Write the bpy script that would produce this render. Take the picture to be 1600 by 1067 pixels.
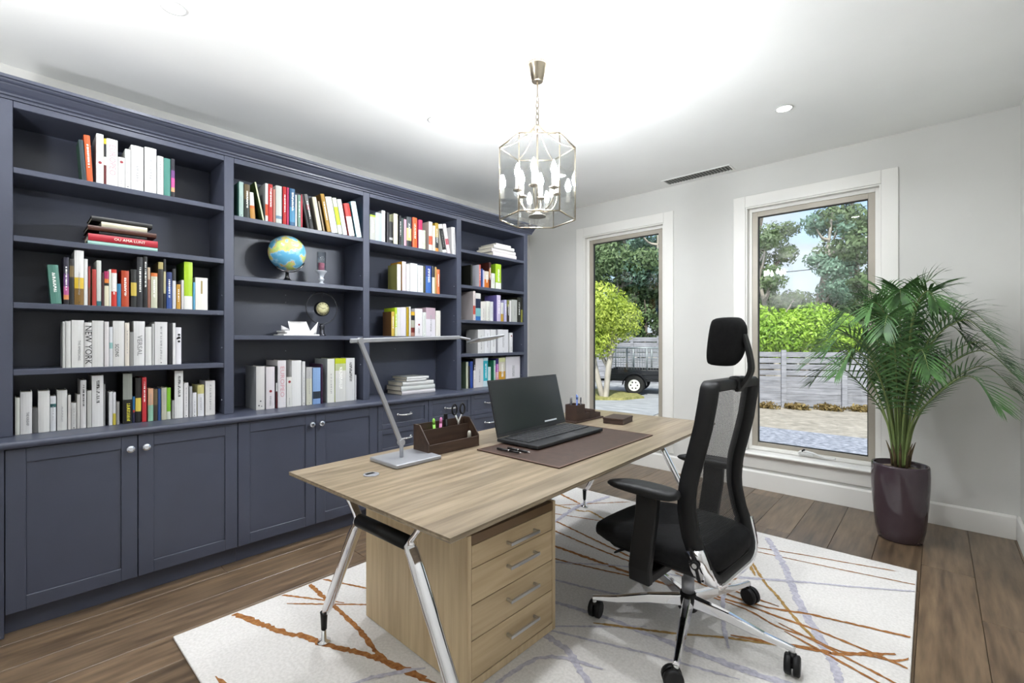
import bpy, bmesh, math, random
import numpy as np
from mathutils import Vector, Matrix

R = math.radians
scene = bpy.context.scene
for o in list(bpy.data.objects):
    bpy.data.objects.remove(o)
COL = scene.collection

# ------------------------------------------------------------------ camera, sky, sun, exposure
CAM_H = 1.243
YAW = -0.7439
cam_data = bpy.data.cameras.new('camera')
cam_data.sensor_width = 36.0
cam_data.lens = 720.0 / 1600.0 * 36.0
cam_data.shift_y = -2.1 / 1600.0
cam_data.clip_start = 0.02
cam_data.clip_end = 400.0
cam = bpy.data.objects.new('camera', cam_data)
cam.location = (0.0, 0.0, CAM_H)
cam.rotation_euler = (math.pi / 2, 0.0, -YAW)
COL.objects.link(cam)
scene.camera = cam

world = bpy.data.worlds.new('sky')
scene.world = world
world.use_nodes = True
wn = world.node_tree
wn.nodes.clear()
w_out = wn.nodes.new('ShaderNodeOutputWorld')
w_bg = wn.nodes.new('ShaderNodeBackground')
w_sky = wn.nodes.new('ShaderNodeTexSky')
w_sky.sky_type = 'NISHITA'
w_sky.sun_disc = False
w_sky.sun_elevation = R(48)
w_sky.sun_rotation = R(200)
w_sky.altitude = 50
w_sky.air_density = 1.0
w_sky.dust_density = 2.0
w_sky.ozone_density = 1.4
# thin white cloud over the whole sky
w_geo = wn.nodes.new('ShaderNodeTexCoord')
w_map = wn.nodes.new('ShaderNodeMapping')
w_map.inputs['Scale'].default_value = (1.6, 1.6, 4.0)
w_noise = wn.nodes.new('ShaderNodeTexNoise')
w_noise.inputs['Scale'].default_value = 2.4
w_noise.inputs['Detail'].default_value = 6
w_ramp = wn.nodes.new('ShaderNodeValToRGB')
w_ramp.color_ramp.elements[0].position = 0.38
w_ramp.color_ramp.elements[1].position = 0.62
w_mix = wn.nodes.new('ShaderNodeMixRGB')
w_mix.inputs['Color2'].default_value = (3.0, 3.35, 3.7, 1)
wn.links.new(w_geo.outputs['Generated'], w_map.inputs['Vector'])
wn.links.new(w_map.outputs['Vector'], w_noise.inputs['Vector'])
wn.links.new(w_noise.outputs['Fac'], w_ramp.inputs['Fac'])
wn.links.new(w_ramp.outputs['Color'], w_mix.inputs['Fac'])
wn.links.new(w_sky.outputs['Color'], w_mix.inputs['Color1'])
wn.links.new(w_mix.outputs['Color'], w_bg.inputs['Color'])
wn.links.new(w_bg.outputs['Background'], w_out.inputs['Surface'])
w_bg.inputs['Strength'].default_value = 0.19

sun_data = bpy.data.lights.new('sun', 'SUN')
sun_data.energy = 5.0
sun_data.angle = R(4)
sun_data.color = (1.0, 0.95, 0.87)
sun = bpy.data.objects.new('sun', sun_data)
sun.rotation_euler = (R(42), 0, R(25))
COL.objects.link(sun)

DOWNLIGHT_W = 7.0
BULB_RAD = 820.0
FILL_UPLIGHT_W = 21.0

vs = scene.view_settings
vs.view_transform = 'Standard'
vs.look = 'None'
vs.exposure = 0.55
vs.gamma = 1.0
vs.use_curve_mapping = False
scene.cycles.use_denoising = True

# ------------------------------------------------------------------ helpers
RND = random.Random(7)
WORLD = {}          # object name -> world origin (things are unrotated unless built locally)

def hexlin(h):
    v = [int(h[i:i + 2], 16) / 255.0 for i in (0, 2, 4)]
    return tuple(c / 12.92 if c <= 0.04045 else ((c + 0.055) / 1.055) ** 2.4 for c in v)

def setp(o, label=None, cat=None, group=None, kind=None):
    if label: o['label'] = label
    if cat: o['category'] = cat
    if group: o['group'] = group
    if kind: o['kind'] = kind
    return o

def empty(name, loc=(0, 0, 0), rz=0.0, label=None, cat=None, group=None, kind=None, parent=None):
    o = bpy.data.objects.new(name, None)
    o.empty_display_size = 0.05
    o.location = loc
    o.rotation_euler = (0, 0, rz)
    COL.objects.link(o)
    if parent: o.parent = parent
    WORLD[o.name] = Vector(loc)
    return setp(o, label, cat, group, kind)

class MB:
    """collects shapes, then becomes one mesh object"""
    def __init__(s):
        s.v = []; s.f = []; s.m = []; s.sm = []
    def add(s, verts, faces, mi=0, smooth=False):
        k = len(s.v)
        s.v += [tuple(p) for p in verts]
        for f in faces:
            s.f.append(tuple(i + k for i in f)); s.m.append(mi); s.sm.append(smooth)
        return s
    def box(s, x0, y0, z0, x1, y1, z1, mi=0):
        return s.add([(x0,y0,z0),(x1,y0,z0),(x1,y1,z0),(x0,y1,z0),(x0,y0,z1),(x1,y0,z1),(x1,y1,z1),(x0,y1,z1)],
                     [(3,2,1,0),(4,5,6,7),(0,1,5,4),(1,2,6,5),(2,3,7,6),(3,0,4,7)], mi)
    def obox(s, c, size, mat=None, mi=0):
        hx, hy, hz = [q / 2 for q in size]
        mat = mat or Matrix.Identity(3)
        c = Vector(c)
        vs_ = [c + mat @ Vector(p) for p in ((-hx,-hy,-hz),(hx,-hy,-hz),(hx,hy,-hz),(-hx,hy,-hz),(-hx,-hy,hz),(hx,-hy,hz),(hx,hy,hz),(-hx,hy,hz))]
        return s.add(vs_, [(3,2,1,0),(4,5,6,7),(0,1,5,4),(1,2,6,5),(2,3,7,6),(3,0,4,7)], mi)
    def tube(s, pts, r, n=10, mi=0, cap=True, closed=False, smooth=True, squash=None):
        pts = [Vector(p) for p in pts]
        N = len(pts)
        rs = r if isinstance(r, (list, tuple)) else [r] * N
        rings = []
        prev = None
        for i, p in enumerate(pts):
            if closed: t = pts[(i + 1) % N] - pts[i - 1]
            else: t = pts[min(i + 1, N - 1)] - pts[max(i - 1, 0)]
            t.normalize()
            if prev is None:
                a = Vector((0, 0, 1)) if abs(t.z) < 0.9 else Vector((1, 0, 0))
                u = t.cross(a).normalized()
            else:
                u = (prev - t * prev.dot(t))
                u = u.normalized() if u.length > 1e-6 else t.orthogonal().normalized()
            prev = u
            w = t.cross(u)
            su, sw = squash or (1, 1)
            rings.append([p + (u * math.cos(2 * math.pi * k / n) * su + w * math.sin(2 * math.pi * k / n) * sw) * rs[i] for k in range(n)])
        verts = [q for ring in rings for q in ring]
        faces = []
        M_ = N if closed else N - 1
        for i in range(M_):
            a, b = i * n, ((i + 1) % N) * n
            for k in range(n):
                faces.append((a + k, a + (k + 1) % n, b + (k + 1) % n, b + k))
        s.add(verts, faces, mi, smooth)
        if cap and not closed:
            k0 = len(s.v) - len(verts)
            s.f.append(tuple(k0 + k for k in reversed(range(n)))); s.m.append(mi); s.sm.append(False)
            s.f.append(tuple(k0 + (N - 1) * n + k for k in range(n))); s.m.append(mi); s.sm.append(False)
        return s
    def lathe(s, prof, c=(0, 0, 0), n=24, mi=0, smooth=True, sx=1, sy=1, mat=None):
        """prof: (radius, z) list from bottom to top about the z axis at c"""
        c = Vector(c); verts = []; faces = []
        for (r, z) in prof:
            for k in range(n):
                a = 2 * math.pi * k / n
                p = Vector((r * sx * math.cos(a), r * sy * math.sin(a), z))
                verts.append(c + (mat @ p if mat else p))
        for i in range(len(prof) - 1):
            for k in range(n):
                faces.append((i*n + k, i*n + (k+1) % n, (i+1)*n + (k+1) % n, (i+1)*n + k))
        s.add(verts, faces, mi, smooth)
        k0 = len(s.v) - len(verts)
        if prof[0][0] > 1e-5:
            s.f.append(tuple(k0 + k for k in reversed(range(n)))); s.m.append(mi); s.sm.append(False)
        if prof[-1][0] > 1e-5:
            s.f.append(tuple(k0 + (len(prof)-1)*n + k for k in range(n))); s.m.append(mi); s.sm.append(False)
        return s
    def prism(s, poly, p0, p1, mi=0, smooth=False):
        """poly: list of 3D offsets; extruded from p0 to p1"""
        p0, p1 = Vector(p0), Vector(p1); n = len(poly)
        verts = [p0 + Vector(q) for q in poly] + [p1 + Vector(q) for q in poly]
        faces = [(k, (k+1) % n, n + (k+1) % n, n + k) for k in range(n)] + [tuple(reversed(range(n))), tuple(range(n, 2*n))]
        return s.add(verts, faces, mi, smooth)
    def sweep(s, path, sect, frame, closed=False, mi=0, smooth=False):
        """sect: list of (a,b); frame(i)->(A,B) unit vectors at path[i]"""
        n = len(sect); verts = []; N = len(path); faces = []
        for i, p in enumerate(path):
            A, B = frame(i)
            verts += [Vector(p) + A * a + B * b for a, b in sect]
        for i in range(N if closed else N - 1):
            j = (i + 1) % N
            for k in range(n):
                faces.append((i*n + k, i*n + (k+1) % n, j*n + (k+1) % n, j*n + k))
        if not closed:
            faces += [tuple(reversed(range(n))), tuple((N-1)*n + k for k in range(n))]
        return s.add(verts, faces, mi, smooth)
    def build(s, name, mats, parent=None, local=False, bevel=0, seg=2, fix=True, subsurf=0, shift=None):
        off = Vector((0, 0, 0))
        own = None
        if parent is None and not local:
            arr = np.array(s.v)
            lo, hi = arr.min(0), arr.max(0)
            own = Vector(((lo[0] + hi[0]) / 2, (lo[1] + hi[1]) / 2, lo[2]))
            off = own
        elif parent is not None and not local:
            off = WORLD.get(parent.name, Vector((0, 0, 0)))
        me = bpy.data.meshes.new(name)
        me.from_pydata([tuple(Vector(p) - off) for p in s.v], [], s.f)
        if not isinstance(mats, (list, tuple)): mats = [mats]
        for m_ in mats: me.materials.append(m_)
        me.polygons.foreach_set('material_index', s.m)
        me.polygons.foreach_set('use_smooth', s.sm)
        if fix:
            b_ = bmesh.new(); b_.from_mesh(me)
            bmesh.ops.recalc_face_normals(b_, faces=b_.faces)
            b_.to_mesh(me); b_.free()
        me.update()
        o = bpy.data.objects.new(name, me)
        COL.objects.link(o)
        if parent is not None: o.parent = parent
        if own is not None: o.location = own
        WORLD[o.name] = own if own is not None else off
        if bevel:
            md = o.modifiers.new('bevel', 'BEVEL'); md.width = bevel; md.segments = seg; md.limit_method = 'ANGLE'; md.angle_limit = R(35)
        if subsurf:
            md = o.modifiers.new('subsurf', 'SUBSURF'); md.levels = subsurf; md.render_levels = subsurf
        return o

def copy_child(src, parent, **kw):
    c = src.copy(); COL.objects.link(c); c.parent = parent
    for k, v in kw.items(): setattr(c, k, v)
    return c

def arc(c, r, a0, a1, n, ax=(1, 0, 0), ay=(0, 1, 0)):
    c, ax, ay = Vector(c), Vector(ax), Vector(ay)
    return [c + ax * r * math.cos(R(a0 + (a1 - a0) * i / n)) + ay * r * math.sin(R(a0 + (a1 - a0) * i / n)) for i in range(n + 1)]

def smooth_path(pts, k=6):
    pts = [Vector(p) for p in pts]; out = []
    for i in range(len(pts) - 1):
        p0, p1, p2, p3 = pts[max(i-1, 0)], pts[i], pts[i+1], pts[min(i+2, len(pts)-1)]
        for j in range(k):
            t = j / k
            out.append(0.5 * ((2*p1) + (p2-p0)*t + (2*p0-5*p1+4*p2-p3)*t*t + (3*p1-p0-3*p2+p3)*t**3))
    out.append(pts[-1]); return out

# ------------------------------------------------------------------ materials
MATS = {}
def mat(name, col=None, rough=0.5, metal=0.0, spec=0.5, emit=None, estr=0.0, coat=0.0):
    if name in MATS: return MATS[name]
    m = bpy.data.materials.new(name); m.use_nodes = True
    b = m.node_tree.nodes['Principled BSDF']
    if isinstance(col, str): col = hexlin(col)
    if col: b.inputs['Base Color'].default_value = (*col, 1)
    b.inputs['Roughness'].default_value = rough
    b.inputs['Metallic'].default_value = metal
    b.inputs['Specular IOR Level'].default_value = spec
    b.inputs['Coat Weight'].default_value = coat
    if emit:
        b.inputs['Emission Color'].default_value = (*(hexlin(emit) if isinstance(emit, str) else emit), 1)
        b.inputs['Emission Strength'].default_value = estr
    MATS[name] = m
    return m

def nodes(m): return m.node_tree.nodes, m.node_tree.links, m.node_tree.nodes['Principled BSDF']

def noise_mat(name, c1, c2, scale=8.0, stretch=(1, 1, 1), rough=0.6, detail=5, bump=0.0, bscale=None, lo=0.35, hi=0.65, spec=0.4, metal=0.0, coord='Object', rand=0.0):
    """two-tone procedural surface with optional fine relief and per-object tone"""
    if name in MATS: return MATS[name]
    m = mat(name, c1, rough, metal, spec)
    N, L, b = nodes(m)
    tc = N.new('ShaderNodeTexCoord'); mp = N.new('ShaderNodeMapping'); mp.inputs['Scale'].default_value = stretch
    nz = N.new('ShaderNodeTexNoise'); nz.inputs['Scale'].default_value = scale; nz.inputs['Detail'].default_value = detail
    rp = N.new('ShaderNodeValToRGB')
    a, c = (hexlin(c1) if isinstance(c1, str) else c1), (hexlin(c2) if isinstance(c2, str) else c2)
    rp.color_ramp.elements[0].color = (*a, 1); rp.color_ramp.elements[0].position = lo
    rp.color_ramp.elements[1].color = (*c, 1); rp.color_ramp.elements[1].position = hi
    L.new(tc.outputs[coord], mp.inputs['Vector'])
    vec = mp.outputs['Vector']
    if rand:
        oi = N.new('ShaderNodeObjectInfo'); ad = N.new('ShaderNodeVectorMath'); ad.operation = 'ADD'
        ml = N.new('ShaderNodeMath'); ml.operation = 'MULTIPLY'; ml.inputs[1].default_value = 40.0
        L.new(oi.outputs['Random'], ml.inputs[0]); L.new(mp.outputs['Vector'], ad.inputs[0]); L.new(ml.outputs[0], ad.inputs[1])
        vec = ad.outputs[0]
    L.new(vec, nz.inputs['Vector'])
    L.new(nz.outputs['Fac'], rp.inputs['Fac'])
    colout = rp.outputs['Color']
    if rand:
        hs = N.new('ShaderNodeHueSaturation')
        mr = N.new('ShaderNodeMapRange'); mr.inputs['To Min'].default_value = 1 - rand; mr.inputs['To Max'].default_value = 1 + rand
        L.new(oi.outputs['Random'], mr.inputs['Value']); L.new(mr.outputs['Result'], hs.inputs['Value'])
        L.new(colout, hs.inputs['Color']); colout = hs.outputs['Color']
    L.new(colout, b.inputs['Base Color'])
    if bump:
        bp = N.new('ShaderNodeBump'); bp.inputs['Strength'].default_value = bump; bp.inputs['Distance'].default_value = 0.002
        if bscale:
            n2 = N.new('ShaderNodeTexNoise'); n2.inputs['Scale'].default_value = bscale; n2.inputs['Detail'].default_value = 3
            L.new(vec, n2.inputs['Vector']); L.new(n2.outputs['Fac'], bp.inputs['Height'])
        else: L.new(nz.outputs['Fac'], bp.inputs['Height'])
        L.new(bp.outputs['Normal'], b.inputs['Normal'])
    return m

def glass_mat(name, tint=(1, 1, 1), rough=0.0, ior=1.45, boost=1.0):
    """thin clear glass: transparent with a Fresnel reflection"""
    if name in MATS: return MATS[name]
    m = bpy.data.materials.new(name); m.use_nodes = True
    N, L = m.node_tree.nodes, m.node_tree.links; N.clear()
    out = N.new('ShaderNodeOutputMaterial'); mx = N.new('ShaderNodeMixShader')
    tr = N.new('ShaderNodeBsdfTransparent'); tr.inputs['Color'].default_value = (*tint, 1)
    gl = N.new('ShaderNodeBsdfGlossy'); gl.inputs['Roughness'].default_value = rough
    f0 = ((ior - 1) / (ior + 1)) ** 2 * boost
    lw_ = N.new('ShaderNodeLayerWeight'); lw_.inputs['Blend'].default_value = 0.5
    pw_ = N.new('ShaderNodeMath'); pw_.operation = 'POWER'; pw_.inputs[1].default_value = 5.0
    mu = N.new('ShaderNodeMath'); mu.operation = 'MULTIPLY_ADD'; mu.inputs[1].default_value = 1 - f0; mu.inputs[2].default_value = f0; mu.use_clamp = True
    L.new(lw_.outputs['Facing'], pw_.inputs[0]); L.new(pw_.outputs[0], mu.inputs[0]); L.new(mu.outputs[0], mx.inputs['Fac'])
    L.new(tr.outputs[0], mx.inputs[1]); L.new(gl.outputs[0], mx.inputs[2]); L.new(mx.outputs[0], out.inputs['Surface'])
    MATS[name] = m
    return m

def leaf_mat(name, c1, c2, trans=0.3):
    if name in MATS: return MATS[name]
    m = noise_mat(name, c1, c2, scale=1.7, rough=0.55, lo=0.3, hi=0.7, detail=8)
    N, L, b = nodes(m)
    out = N['Material Output']; mx = N.new('ShaderNodeMixShader'); tl = N.new('ShaderNodeBsdfTranslucent')
    mx.inputs['Fac'].default_value = trans
    src = b.inputs['Base Color'].links[0].from_socket
    L.new(src, tl.inputs['Color']); L.new(b.outputs[0], mx.inputs[1]); L.new(tl.outputs[0], mx.inputs[2]); L.new(mx.outputs[0], out.inputs['Surface'])
    return m

navy = noise_mat('navy_paint', '3c404e', '404453', scale=3, rough=0.38, spec=0.5)
wall_m = noise_mat('wall_paint', 'd0cfcb', 'd3d2ce', scale=2, rough=0.75, spec=0.3, bump=0.03, bscale=300)
ceil_m = noise_mat('ceiling_paint', 'f1f1ef', 'f4f4f2', scale=2, rough=0.8, spec=0.2)
trim_m = noise_mat('trim_paint', 'e4e2dd', 'e7e5e0', scale=2, rough=0.4, spec=0.5)
alum_m = noise_mat('beige_aluminium', 'a39c90', 'aaa396', scale=5, rough=0.4, spec=0.5, metal=0.1)
chrome = mat('chrome', (0.80, 0.80, 0.82), 0.08, 1.0)
steel = mat('brushed_steel', (0.60, 0.60, 0.60), 0.28, 1.0)
nickel = mat('champagne_nickel', (0.46, 0.40, 0.31), 0.24, 1.0)
silver_paint = mat('silver_paint', '9c9ea3', 0.35, 0.4)
black_plastic = noise_mat('black_plastic', '0b0b0c', '0f0f10', scale=6, rough=0.48, spec=.3)
black_fabric = noise_mat('black_fabric', '111112', '171718', scale=60, rough=0.9, bump=0.25, bscale=500, spec=0.2)
black_gloss = mat('black_gloss', '101012', 0.2)
white_plastic = mat('white_plastic', 'e6e6e4', 0.35)

# ------------------------------------------------------------------ the room
XL, XR, YB, YW, ZC = -3.62, 0.385, -0.75, 4.24, 2.70

# floor slab and single boards
fl = MB().box(XL - .1, YB - .1, -0.12, XR + .1, YW + .1, -0.014).build('floor', mat('subfloor', '2a221a', 0.9))
setp(fl, 'brown timber board floor of the study', 'floor', kind='structure')
plank_m = noise_mat('floor_oak', '46382b', '7a6650', scale=5.0, stretch=(7, 0.7, 3), rough=0.30, detail=9, bump=0.12, lo=0.28, hi=0.72, spec=0.6, rand=0.24)
pw = 0.21
k0 = -17
xs = [-0.06 + pw * k for k in range(k0, 3)]
for i in range(len(xs)):
    xa, xb = max(xs[i], XL), min(xs[i] + pw, XR)
    if xa >= XR - .01: break
    y = YB - RND.uniform(0, 1.6)
    while y < YW:
        ln = RND.choice((1.9, 2.2, 2.2, 1.5))
        ya, yb = max(y, YB), min(y + ln, YW)
        if yb - ya > 0.03:
            MB().box(xa + .0009, ya + .0009, -0.0139, xb - .0009, yb - .0009, 0.0).build('plank', plank_m, fl, bevel=0.0016, seg=1)
        y += ln

setp(MB().box(XL - .1, YB - .1, ZC, XR + .1, YW + .1, ZC + .12).build('ceiling', ceil_m), 'smooth white ceiling', 'ceiling', kind='structure')
setp(MB().box(XL - .1, YB - .1, 0, XL, YW + .1, ZC).build('wall_left', wall_m), 'white wall behind the bookcase', 'wall', kind='structure')
setp(MB().box(XR, YB - .1, 0, XR + .1, YW + .1, ZC).build('wall_right', wall_m), 'white wall at the right edge', 'wall', kind='structure')
setp(MB().box(XL, YB - .1, 0, XR, YB, ZC).build('wall_near', wall_m), 'white wall behind the camera', 'wall', kind='structure')

# window wall with two openings
OPEN = [(-2.832, -1.920), (-1.195, -0.290)]
OZ0, OZ1 = 0.30, 2.37
WT = 0.16
mb = MB()
mb.box(XL, YW, 0, XR, YW + WT, OZ0)
mb.box(XL, YW, OZ1, XR, YW + WT, ZC)
for a, b in ((XL, OPEN[0][0]), (OPEN[0][1], OPEN[1][0]), (OPEN[1][1], XR)):
    mb.box(a, YW, OZ0, b, YW + WT, OZ1)
setp(mb.build('wall_back', wall_m), 'white wall with two tall windows', 'wall', kind='structure')

# skirting
def skirting(name, x0, y0, x1, y1, nx, ny, label):
    t, h = 0.016, 0.148
    prof = [(0, 0), (t, 0), (t, h - .012), (t * .45, h), (0, h)]
    poly = [(nx * a, ny * a, z) for a, z in prof]
    setp(MB().prism(poly, (x0, y0, 0), (x1, y1, 0)).build(name, trim_m, bevel=.001, seg=1), label, 'baseboard', kind='structure')
skirting('baseboard_back', -2.86, YW, XR - .017, YW, 0, -1, 'white skirting board under the windows')
skirting('baseboard_right', XR, YB, XR, YW, -1, 0, 'white skirting board on the right wall')

# windows
pane_m = glass_mat('window_glass', (0.97, 0.985, 0.98), 0.0, 1.45)
for n, (xa, xb) in enumerate(OPEN, 1):
    zt, zb = OZ1, OZ0
    w = empty('window_%d' % n, ((xa + xb) / 2, YW, zb), kind='structure')
    setp(w, ['tall window looking onto a driveway and parked trailer', 'tall window looking onto a grey fence, behind the palm'][n - 1], 'window')
    # architrave laid flat on the wall
    aw, at = 0.095, 0.012
    def flat(x0, z0, x1, z1, nm): MB().box(x0, YW - at, z0, x1, YW - .0004, z1).build(nm, trim_m, w, bevel=.003)
    flat(xa - aw, zb - .0, xa, zt + aw, 'architrave'); flat(xb, zb, xb + aw, zt + aw, 'architrave'); flat(xa, zt, xb, zt + aw, 'architrave')
    flat(xa - aw, zb - .13, xb + aw, zb - .02, 'apron')
    # sill board with a rounded nose
    sl = [(0, 0, 0), (0, -.045, 0), (0, -.056, .006), (0, -.06, .014), (0, -.056, .022), (0, -.045, .028), (0, 0.09, .034), (0, 0.09, 0)]
    MB().prism(sl, (xa - aw, YW, zb - .02), (xb + aw, YW, zb - .02)).build('window_sill', trim_m, w, bevel=.001, seg=1)
    # reveal liner
    lt = 0.012
    rv = MB()
    rv.box(xa + .0005, YW - .004, zb + .015, xa + lt, YW + .10, zt - .0005); rv.box(xb - lt, YW - .004, zb + .015, xb - .0005, YW + .10, zt - .0005); rv.box(xa + lt, YW - .004, zt - lt, xb - lt, YW + .10, zt - .0005)
    rv.build('reveal', trim_m, w, bevel=.0015, seg=1)
    # white stepped stop
    st = MB()
    x0, x1, z0, z1 = xa + lt, xb - lt, zb + .015, zt - lt
    s1 = 0.026
    ya, yb = YW + .045, YW + .10
    st.box(x0, ya, z0, x0 + s1, yb, z1); st.box(x1 - s1, ya, z0, x1, yb, z1); st.box(x0 + s1, ya, z1 - s1, x1 - s1, yb, z1); st.box(x0 + s1, ya, z0, x1 - s1, yb, z0 + .03)
    st.build('window_stop', trim_m, w, bevel=.002)
    # beige aluminium sash
    x0, x1, z0, z1 = x0 + s1, x1 - s1, z0 + .03, z1 - s1
    f = 0.042
    fr = MB(); ya, yb = YW + .055, YW + .10
    fr.box(x0, ya, z0, x0 + f, yb, z1); fr.box(x1 - f, ya, z0, x1, yb, z1); fr.box(x0 + f, ya, z1 - f, x1 - f, yb, z1); fr.box(x0 + f, ya + .004, z0, x1 - f, yb, z0 + f * .8)
    fr.build('window_frame', alum_m, w, bevel=.002)
    gk = MB(); g = 0.006
    x0 += f; x1 -= f; z0 += f * .8; z1 -= f
    gk.box(x0, ya + .012, z0, x0 + g, yb - .01, z1); gk.box(x1 - g, ya + .012, z0, x1, yb - .01, z1); gk.box(x0 + g, ya + .012, z1 - g, x1 - g, yb - .01, z1); gk.box(x0 + g, ya + .012, z0, x1 - g, yb - .01, z0 + g)
    gk.build('gasket', mat('gasket', '2b2a28', 0.7), w)
    MB().box(x0 + g, YW + .082, z0 + g, x1 - g, YW + .086, z1 - g).build('pane', pane_m, w)
    if n == 2:
        # folding winder handle
        c = Vector((-.76, YW + .03, zb + .034))
        wd = MB()
        wd.obox(c + Vector((0, .005, .006)), (.10, .03, .014))
        wd.tube(smooth_path([c + Vector((-.05, -.01, .010)), c + Vector((-.02, -.02, .03)), c + Vector((.05, -.03, .026)), c + Vector((.13, -.04, .006)), c + Vector((.20, -.045, .010))], 5), .007, 8)
        hd = wd.build('winder', white_plastic, w)
        MB().tube([c + Vector((-.022, -.02, .028)), c + Vector((-.004, -.022, .042))], .008, 8).build('winder_knob', black_plastic, hd)

# ceiling vent
v = empty('ceiling_vent', (-1.553, 4.10, ZC - .001), label='long slotted air vent in the ceiling by the window wall', cat='vent')
x0, x1, y0, y1 = -1.835, -1.272, 4.040, 4.165
fr = MB(); e = .016
fr.box(x0 - e, y0 - e, ZC - .006, x1 + e, y0, ZC - .0005); fr.box(x0 - e, y1, ZC - .006, x1 + e, y1 + e, ZC - .0005)
fr.box(x0 - e, y0, ZC - .006, x0, y1, ZC - .0005); fr.box(x1, y0, ZC - .006, x1 + e, y1, ZC - .0005)
fr.build('frame', ceil_m, v, bevel=.001, seg=1)
MB().box(x0, y0, ZC - .0012, x1, y1, ZC - .0004).build('duct_backing', mat('duct_dark', '6a6b68', 0.9), v)
sm_ = mat('vent_slat', 'a4a6a1', 0.5)
for k in range(22):
    xx = x0 + (x1 - x0) * (k + .5) / 22
    MB().obox((xx, (y0 + y1) / 2, ZC - .006), (.013, y1 - y0 - .001, .0012), Matrix.Rotation(R(28), 3, 'Y')).build('slat', sm_, v)

# downlights
em_m = mat('downlight_lens', 'ffffff', 0.4, emit=(1, 0.985, 0.96), estr=20.0)
DL = [(-2.455, .48, 'recessed round downlight nearest the upper left corner'), (-2.438, 1.90, 'recessed round downlight between bookcase and lantern'), (-.702, 3.288, 'recessed round downlight in front of the right window'),
      (-2.44, 3.29, 'added recessed downlight behind the glass lantern'), (-.70, .48, 'added recessed downlight above the camera, out of view'), (-.70, 1.90, 'added recessed downlight above the office chair, out of view')]  # these three are added, completing the grid to light the room
for (x, y, lab) in DL:
    d = empty('downlight', (x, y, ZC), label=lab, cat='downlight', group='recessed downlights')
    MB().lathe([(.047, -.002), (.050, -.005), (.042, -.006), (.040, -.003), (.040, -.0006)], (x, y, ZC), 32).build('trim_ring', white_plastic, d)
    MB().lathe([(.0395, -.0035), (.0395, -.0008)], (x, y, ZC), 32).build('lens', em_m, d)
    ld = bpy.data.lights.new('downlight_lamp', 'AREA'); ld.shape = 'DISK'; ld.size = .07; ld.energy = DOWNLIGHT_W; ld.color = (.93, .96, 1.0); ld.spread = R(150)
    lo_ = bpy.data.objects.new('downlight_lamp', ld); COL.objects.link(lo_); lo_.parent = d; lo_.location = (0, 0, -.012)

# ------------------------------------------------------------------ built-in bookcase wall
XF = -2.98            # face of the upper bookcases
XBK = -3.27           # inner back
XD = -2.852           # door faces
BAYW, STW = 0.8155, 0.0495
Y0 = 0.005
BAYS = [(Y0 + k * (BAYW + STW), Y0 + k * (BAYW + STW) + BAYW) for k in range(4)]
ZCT = 0.82            # worktop
ZTOP = 2.265
BAYN = ['leftmost bay', 'second bay', 'third bay', 'rightmost bay']
SHELF = {0: [2.005, 1.705, 1.41, 1.113], 1: [1.965, 1.617, 1.271], 2: [1.965, 1.62, 1.273], 3: [2.022, 1.718, 1.418, 1.125]}
pin_m = mat('shelf_pin', '8a8f9c', 0.4, 0.6)
for k, (ya, yb) in enumerate(BAYS):
    b = empty('bookcase', (XF - .2, (ya + yb) / 2, ZCT), label='navy painted open bookcase, ' + BAYN[k] + (' with globe and ring clock' if k == 1 else ' of the built-in wall unit'), cat='bookcase', group='built-in bookcase bays')
    sl = STW if k else .10
    MB().box(XBK if k else XL + .002, ya - sl, ZCT, XF, ya - .0003, ZTOP + .03).build('side_panel', navy, b, bevel=.002, seg=1)
    if k == 3:
        MB().box(XL + .002, yb, ZCT, XF, yb + .05, ZTOP + .03).build('side_panel', navy, b, bevel=.002, seg=1)
    MB().box(XBK - .015, ya, ZCT, XBK, yb, ZTOP + .03).build('back_panel', navy, b)
    MB().box(XBK, ya + .0003, ZTOP, XF - .0006, yb - .0003, ZTOP + .03).build('top_panel', navy, b, bevel=.002, seg=1)
    for z in SHELF[k]:
        MB().box(XBK + .0005, ya + .0006, z - .026, XF - .002, yb - .0006, z).build('shelf', navy, b, bevel=.002, seg=1)
    for zz in ([1.60, 1.80, 1.30, 1.0] if k in (0, 3) else [1.50, 1.17, 1.80, 1.55]):
        MB().tube([(XBK + .0002, (ya + yb) / 2 - .01, zz), (XBK + .007, (ya + yb) / 2 - .01, zz)], .0035, 8).build('shelf_pin', pin_m, b)
        MB().tube([(XF - .035, yb, zz - .1), (XF - .035, yb - .006, zz - .1)], .0035, 8).build('shelf_pin', pin_m, b)

yA, yZ = BAYS[0][0] - .10, BAYS[3][1] + .05
prof = [(-.62, .0005), (.0, .0005), (.006, .0005), (.006, .012), (.016, .014), (.018, .022), (.030, .030), (.046, .046), (.050, .052), (.060, .053), (.066, .058), (.068, .064), (.080, .065), (.080, .078), (-.62, .078)]
cz = ZTOP + .03
poly = [(a, 0, z) for a, z in prof]
setp(MB().prism([(max(a, -.62), 0, z) for a, z in prof], (XF, yA, cz), (XF, yZ + .06, cz)).build('cornice', navy), 'stepped navy cornice running along the top of the bookcases', 'cornice')

# worktop with rounded nose
nose = [(-.30, 0, 0), (0, 0, 0)] + [(.006 + .014 * math.sin(R(a)), 0, .0165 - .0165 * math.cos(R(a))) for a in range(0, 181, 20)] + [(-.30, 0, .033)]
xw = XD + .006
wt_ = MB().prism([(a if a > -.29 else XL + .003 - xw, 0, z) for a, _, z in nose], (xw, yA, ZCT - .0335), (xw, yZ, ZCT - .0335)).build('worktop', navy)
setp(wt_, 'long navy worktop shelf below the open bookcases', 'worktop')

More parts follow.
